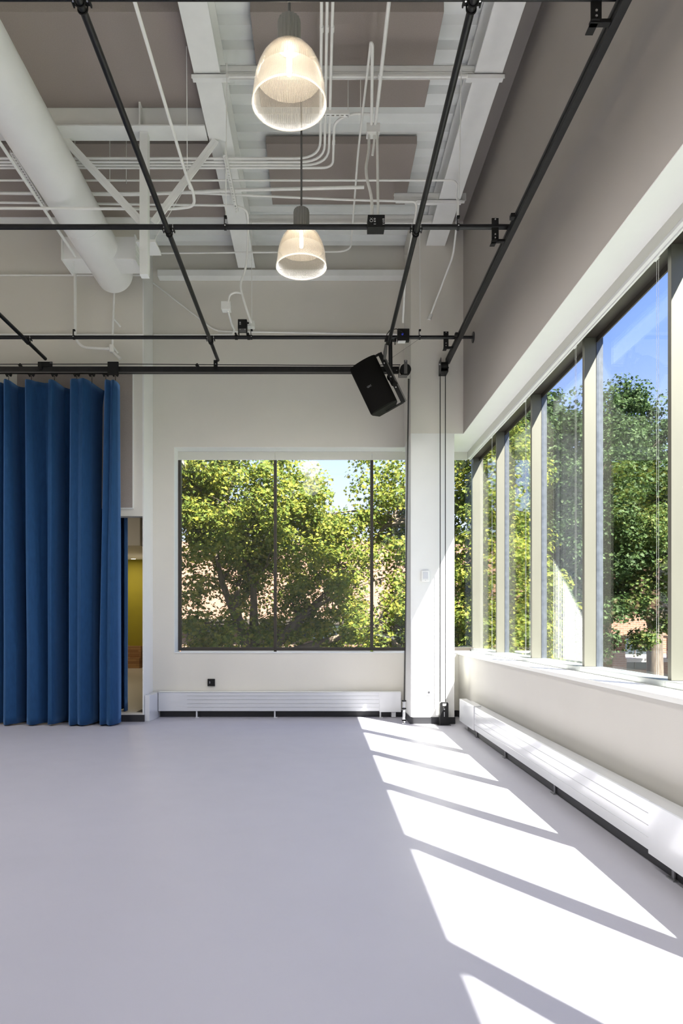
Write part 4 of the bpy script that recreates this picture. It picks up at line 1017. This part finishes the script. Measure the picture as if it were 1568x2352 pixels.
# long building behind the back window
bA = thing('brick_building', 'orange brick building with salmon tiled roof seen behind the tree in the back window', 'building', (-2, 34, -4))
MB().box(-18, 5.5, 32, 40, -4, 1.7).build('wall', M['brick'], bA, smooth=False)
MB().prism([(31.4, 1.65), (36.5, 5.9), (41, 1.65)], 'x', -18.5, 6.0).build('roof', M['roof'], bA)
MB().box(-18.6, 6.1, 31.3, 31.5, 1.45, 1.72).build('gutter', M['framedark'], bA)
for x0 in (-13, -9.6, -6.2, -2.8, -.4, 2.6):
    win(bA, x0, x0+2.2, 31.98, .75, 1.45, 'darkglass' if x0 < -1 else 'paleblind', 3)
# building to the right
bB = thing('brick_building', 'brick building with low parapet porch seen through the right windows', 'building', (14, 30, -4))
MB().box(6.2, 34, 31, 40, -4, 5.3).build('wall', M['brick'], bB, smooth=False)
MB().box(6.1, 34.1, 30.85, 31.1, 5.3, 5.5).build('coping', M['coping'], bB)
for x0, m_ in ((8.0, 'darkglass'), (11.1, 'darkglass'), (14.3, 'paleblind'), (17.6, 'darkglass')):
    win(bB, x0, x0+2.0, 30.98, 3.0, 4.0, m_, 3)
for x0 in (7.4, 10.6, 13.2, 17.0): win(bB, x0, x0+2.2, 30.98, -.6, .9, 'darkglass', 2)
MB().box(13.05, 13.65, 30.5, 31, -4, 5.3).build('pier', M['brick'], bB, smooth=False)
mb = MB(); mb.box(7.0, 12.1, 27, 27.35, .1, .92); mb.box(13.9, 22, 27, 27.35, .1, .92); mb.build('porch_parapet', M['brick'], bB, smooth=False)
mb = MB(); mb.box(6.9, 12.2, 26.95, 27.4, .92, 1.02); mb.box(13.8, 22.1, 26.95, 27.4, .92, 1.02); mb.build('coping', M['coping'], bB)
MB().box(6.9, 22.1, 27.3, 31, -.05, .1).build('porch_roof', M['paving'], bB)
for x0 in (7.3, 11.6, 14.1, 18.0, 21.4):
    MB().box(x0, x0+.55, 27.0, 27.5, -4, .1).build('pier', M['brick'], bB, smooth=False)
for x0 in (8.2, 12.6, 15.3): win(bB, x0, x0+2.4, 30.9, -3.9, -.9, 'paleblind', 4)

def leaves(name, m, parent, clumps, per, size, sigma, rs):
    nC = len(clumps); n = nC*per
    c = np.repeat(np.array([tuple(q[:3]) for q in clumps]), per, 0)
    sg = np.repeat(np.array([q[3] for q in clumps]), per)[:, None]
    d = rs.normal(size=(n, 3)); d /= np.linalg.norm(d, axis=1, keepdims=True)
    rad = (rs.random((n, 1))**.45)*sg*sigma
    c = c+d*rad*np.array([1, 1, .72])
    # leaf frame: normal leans up and out of the clump
    nn = d*.55+np.array([0, 0, .55])+rs.normal(size=(n, 3))*.45; nn /= np.linalg.norm(nn, axis=1, keepdims=True)
    u = np.cross(nn, rs.normal(size=(n, 3))); u /= np.linalg.norm(u, axis=1, keepdims=True); v = np.cross(nn, u)
    s = size*(.6+.7*rs.random((n, 1)))
    # maple-like outline, folded a little at the middle rib
    shp = [(0,-.5,0), (.18,-.22,.05), (.52,-.20,.10), (.30,.10,.07), (.34,.42,.10), (.10,.28,.02), (0,.62,0), (-.10,.28,.02), (-.34,.42,.10), (-.30,.10,.07), (-.52,-.20,.10), (-.18,-.22,.05)]
    K = len(shp); vv = np.empty((n, K, 3))
    for k, (a, b, w) in enumerate(shp): vv[:, k] = c+(u*a+v*b+nn*w)*s
    half1 = [0,1,2,3,4,5,6]; half2 = [6,7,8,9,10,11,0]
    base = (np.arange(n)*K)[:, None]
    idx = np.concatenate([base+np.array(half1), base+np.array(half2)], 1).ravel()
    me = bpy.data.meshes.new(name); off = np.array(tuple(wloc(parent)))
    me.vertices.add(n*K); me.vertices.foreach_set('co', (vv.reshape(-1, 3)-off).ravel())
    me.loops.add(len(idx)); me.loops.foreach_set('vertex_index', idx.astype(np.int32))
    me.polygons.add(n*2); me.polygons.foreach_set('loop_start', (np.arange(n*2)*7).astype(np.int32)); me.polygons.foreach_set('loop_total', np.full(n*2, 7, np.int32))
    me.update(calc_edges=True); me.materials.append(m)
    o = bpy.data.objects.new(name, me); COL.objects.link(o); o.parent = parent; return o

def tree(label, base, blobs, nclump, per, size, m, trunk_r=.22, fork=1.2, seed=1, csize=.55, inner=.35, limbs=12, group='trees outside the windows'):
    rs = np.random.RandomState(seed); rnd = random.Random(seed); base = Vector(base)
    t = thing('tree', label, 'tree', tuple(base), group)
    vol = np.array([b[3]*b[4]+b[4]*b[5]+b[3]*b[5] for b in blobs]); vol = vol/vol.sum(); cl = []
    for i in range(nclump):
        b = blobs[rs.choice(len(blobs), p=vol)]
        d = rs.normal(size=3); d /= np.linalg.norm(d); r = inner+(1-inner)*rs.random()**.5
        cl.append((b[0]+d[0]*b[3]*r, b[1]+d[1]*b[4]*r, b[2]+d[2]*b[5]*r, .6+.8*rs.random()))
    cl = [q for q in cl if q[0] > -2.15-.2364*(q[1]-10.6) and q[1] > 12.9]
    leaves('foliage', m, t, cl, per, size, csize, rs)
    fk = base+Vector((0, 0, fork)); mb = MB()
    mb.tube([base, base+(fk-base)*.5+Vector((.05,.03,0)), fk], [trunk_r*1.25, trunk_r, trunk_r*.9], 14)
    ends = rnd.sample(cl, min(limbs, len(cl))); ends.sort(key=lambda q: -q[2])
    mains = []
    for j, b in enumerate(blobs[:6] if len(blobs) > 1 else blobs*4):
        tip = Vector((b[0]+rnd.uniform(-.4,.4)*b[3], b[1]+rnd.uniform(-.4,.4)*b[4], b[2]+.35*b[5]))
        mid = fk.lerp(tip, .45)+Vector((rnd.uniform(-.3,.3), rnd.uniform(-.3,.3), rnd.uniform(-.2,.3)))
        pth = [fk-Vector((0,0,.15)), fk.lerp(mid, .5)+Vector((0,0,-.05)), mid, mid.lerp(tip, .5)+Vector((rnd.uniform(-.15,.15),0,.1)), tip]
        mb.tube(pth, [trunk_r*.58, trunk_r*.42, trunk_r*.26, trunk_r*.13, .01], 10); mains.append(pth)
    for q in ends:
        e_ = Vector(q[:3]); bp_ = min((p for pth in mains for p in pth[1:4]), key=lambda p: (p-e_).length+ (3 if p.z > e_.z+.5 else 0))
        m1 = bp_.lerp(e_, .5)+Vector((rnd.uniform(-.2,.2), rnd.uniform(-.2,.2), rnd.uniform(-.1,.25)))
        mb.tube([bp_, m1, e_], [trunk_r*.16+.008, .022, .006], 6)
        for _ in range(2):
            e2 = e_+Vector((rnd.uniform(-.5,.5), rnd.uniform(-.5,.5), rnd.uniform(-.2,.5))); mb.tube([m1, m1.lerp(e2,.5)+Vector((0,0,.06)), e2], [.012, .008, .003], 5)
    mb.build('trunk', M['bark'], t)
    return t
# maple in front of the back window
tree('yellow green maple tree filling the back window', (-1.45, 15.2, -4), [(-2.3, 15.4, 2.0, 1.5, 1.5, 2.2), (.9, 15.5, 2.0, 2.0, 1.4, 1.7), (-1.5, 15.8, 4.2, 2.0, 1.6, 1.4), (2.7, 15.9, .9, 1.4, 1.3, 2.0), (-2.4, 15.6, 4.4, 1.2, 1.4, 1.6), (2.6, 16.2, 4.4, 1.2, 1.1, 1.3), (-.5, 16.0, 2.4, 1.9, 1.3, 1.3), (-2.6, 15.0, .6, .9, .9, .7), (1.5, 16.2, 4.5, .9, .9, 1.2), (.3, 16.0, 3.6, 1.0, .8, .6), (-.6,15.6,3.6,1.4,1.2,1.2)],
     520, 150, .088, M['leaf_a'], .25, 4.7, 11, .42, .25, 90)
# row at the right, seen through the tall windows
tree('yellowish green tree seen just right of the white column', (3.8, 14.6, -4), [(3.55, 14.5, 2.4, 1.0, 1.2, 2.6), (3.3, 14.6, -.2, 1.0, 1.2, 1.4), (3.9, 14.9, 4.9, 1.0, 1.1, 1.3), (4.4, 15.0, 1.6, .9, 1.0, 2.2)], 330, 150, .085, M['leaf_a'], .2, 3.0, 21, .4, .2, 50)
tree('tall dark green tree behind the third right window', (7.2, 18.4, -4), [(7.2, 18.4, 5.4, 1.6, 1.5, 2.3), (7.1, 18.4, 2.8, 1.8, 1.6, 2.2), (6.2, 18.6, 1.2, 1.2, 1.2, 1.5), (6.0, 18.8, 4.2, 1.2, 1.3, 2.6), (5.5, 18.6, 5.5, 1.1, 1.2, 1.9), (6.5, 18.9, 6.4, .9, 1.0, 1.5), (5.3, 18.6, 2.6, 1.1, 1.2, 2.0), (5.4, 18.4, .2, 1.1, 1.2, 1.3)], 640, 150, .095, M['leaf_b'], .24, 4.5, 31, .46, .3, 50)
tree('tall dense green tree with rounded top in the near right window', (10.6, 21.6, -4), [(9.9, 21.6, 6.7, 1.3, 1.4, 2.5), (11.0, 21.8, 5.6, 1.0, 1.3, 2.0), (10.5, 21.8, 4.0, 2.0, 1.8, 1.9), (9.5, 21.4, 2.9, 1.3, 1.4, 1.3), (11.5, 22, 3.2, 1.2, 1.2, 1.0), (9.3, 21.6, 5.2, 1.1, 1.3, 3.0)], 460, 150, .10, M['leaf_b'], .26, 5.2, 41, .46, .3, 60)
tree('smaller yellowish green tree in front of the brick building at right', (9.8, 18.2, -4), [(9.1, 18.2, 2.9, 1.1, 1.1, .7), (8.6, 18.0, 3.7, .8, 1.0, .8), (8.3, 18.1, 2.2, .7, .9, .5), (9.6, 18.4, 1.5, .4, .5, .3), (8.6, 18.2, 1.1, .3, .4, .3)], 130, 140, .088, M['leaf_c'], .12, 5.6, 51, .36, .2, 40)
tree('dark green tree at the right edge behind the others', (14.8, 24.2, -4), [(14.3, 24, 6.3, 1.2, 1.4, 2.0), (13.7, 24.2, 4.7, 1.1, 1.2, 1.4)], 150, 150, .11, M['leaf_b'], .2, 7, 61, .5, .3, 30)
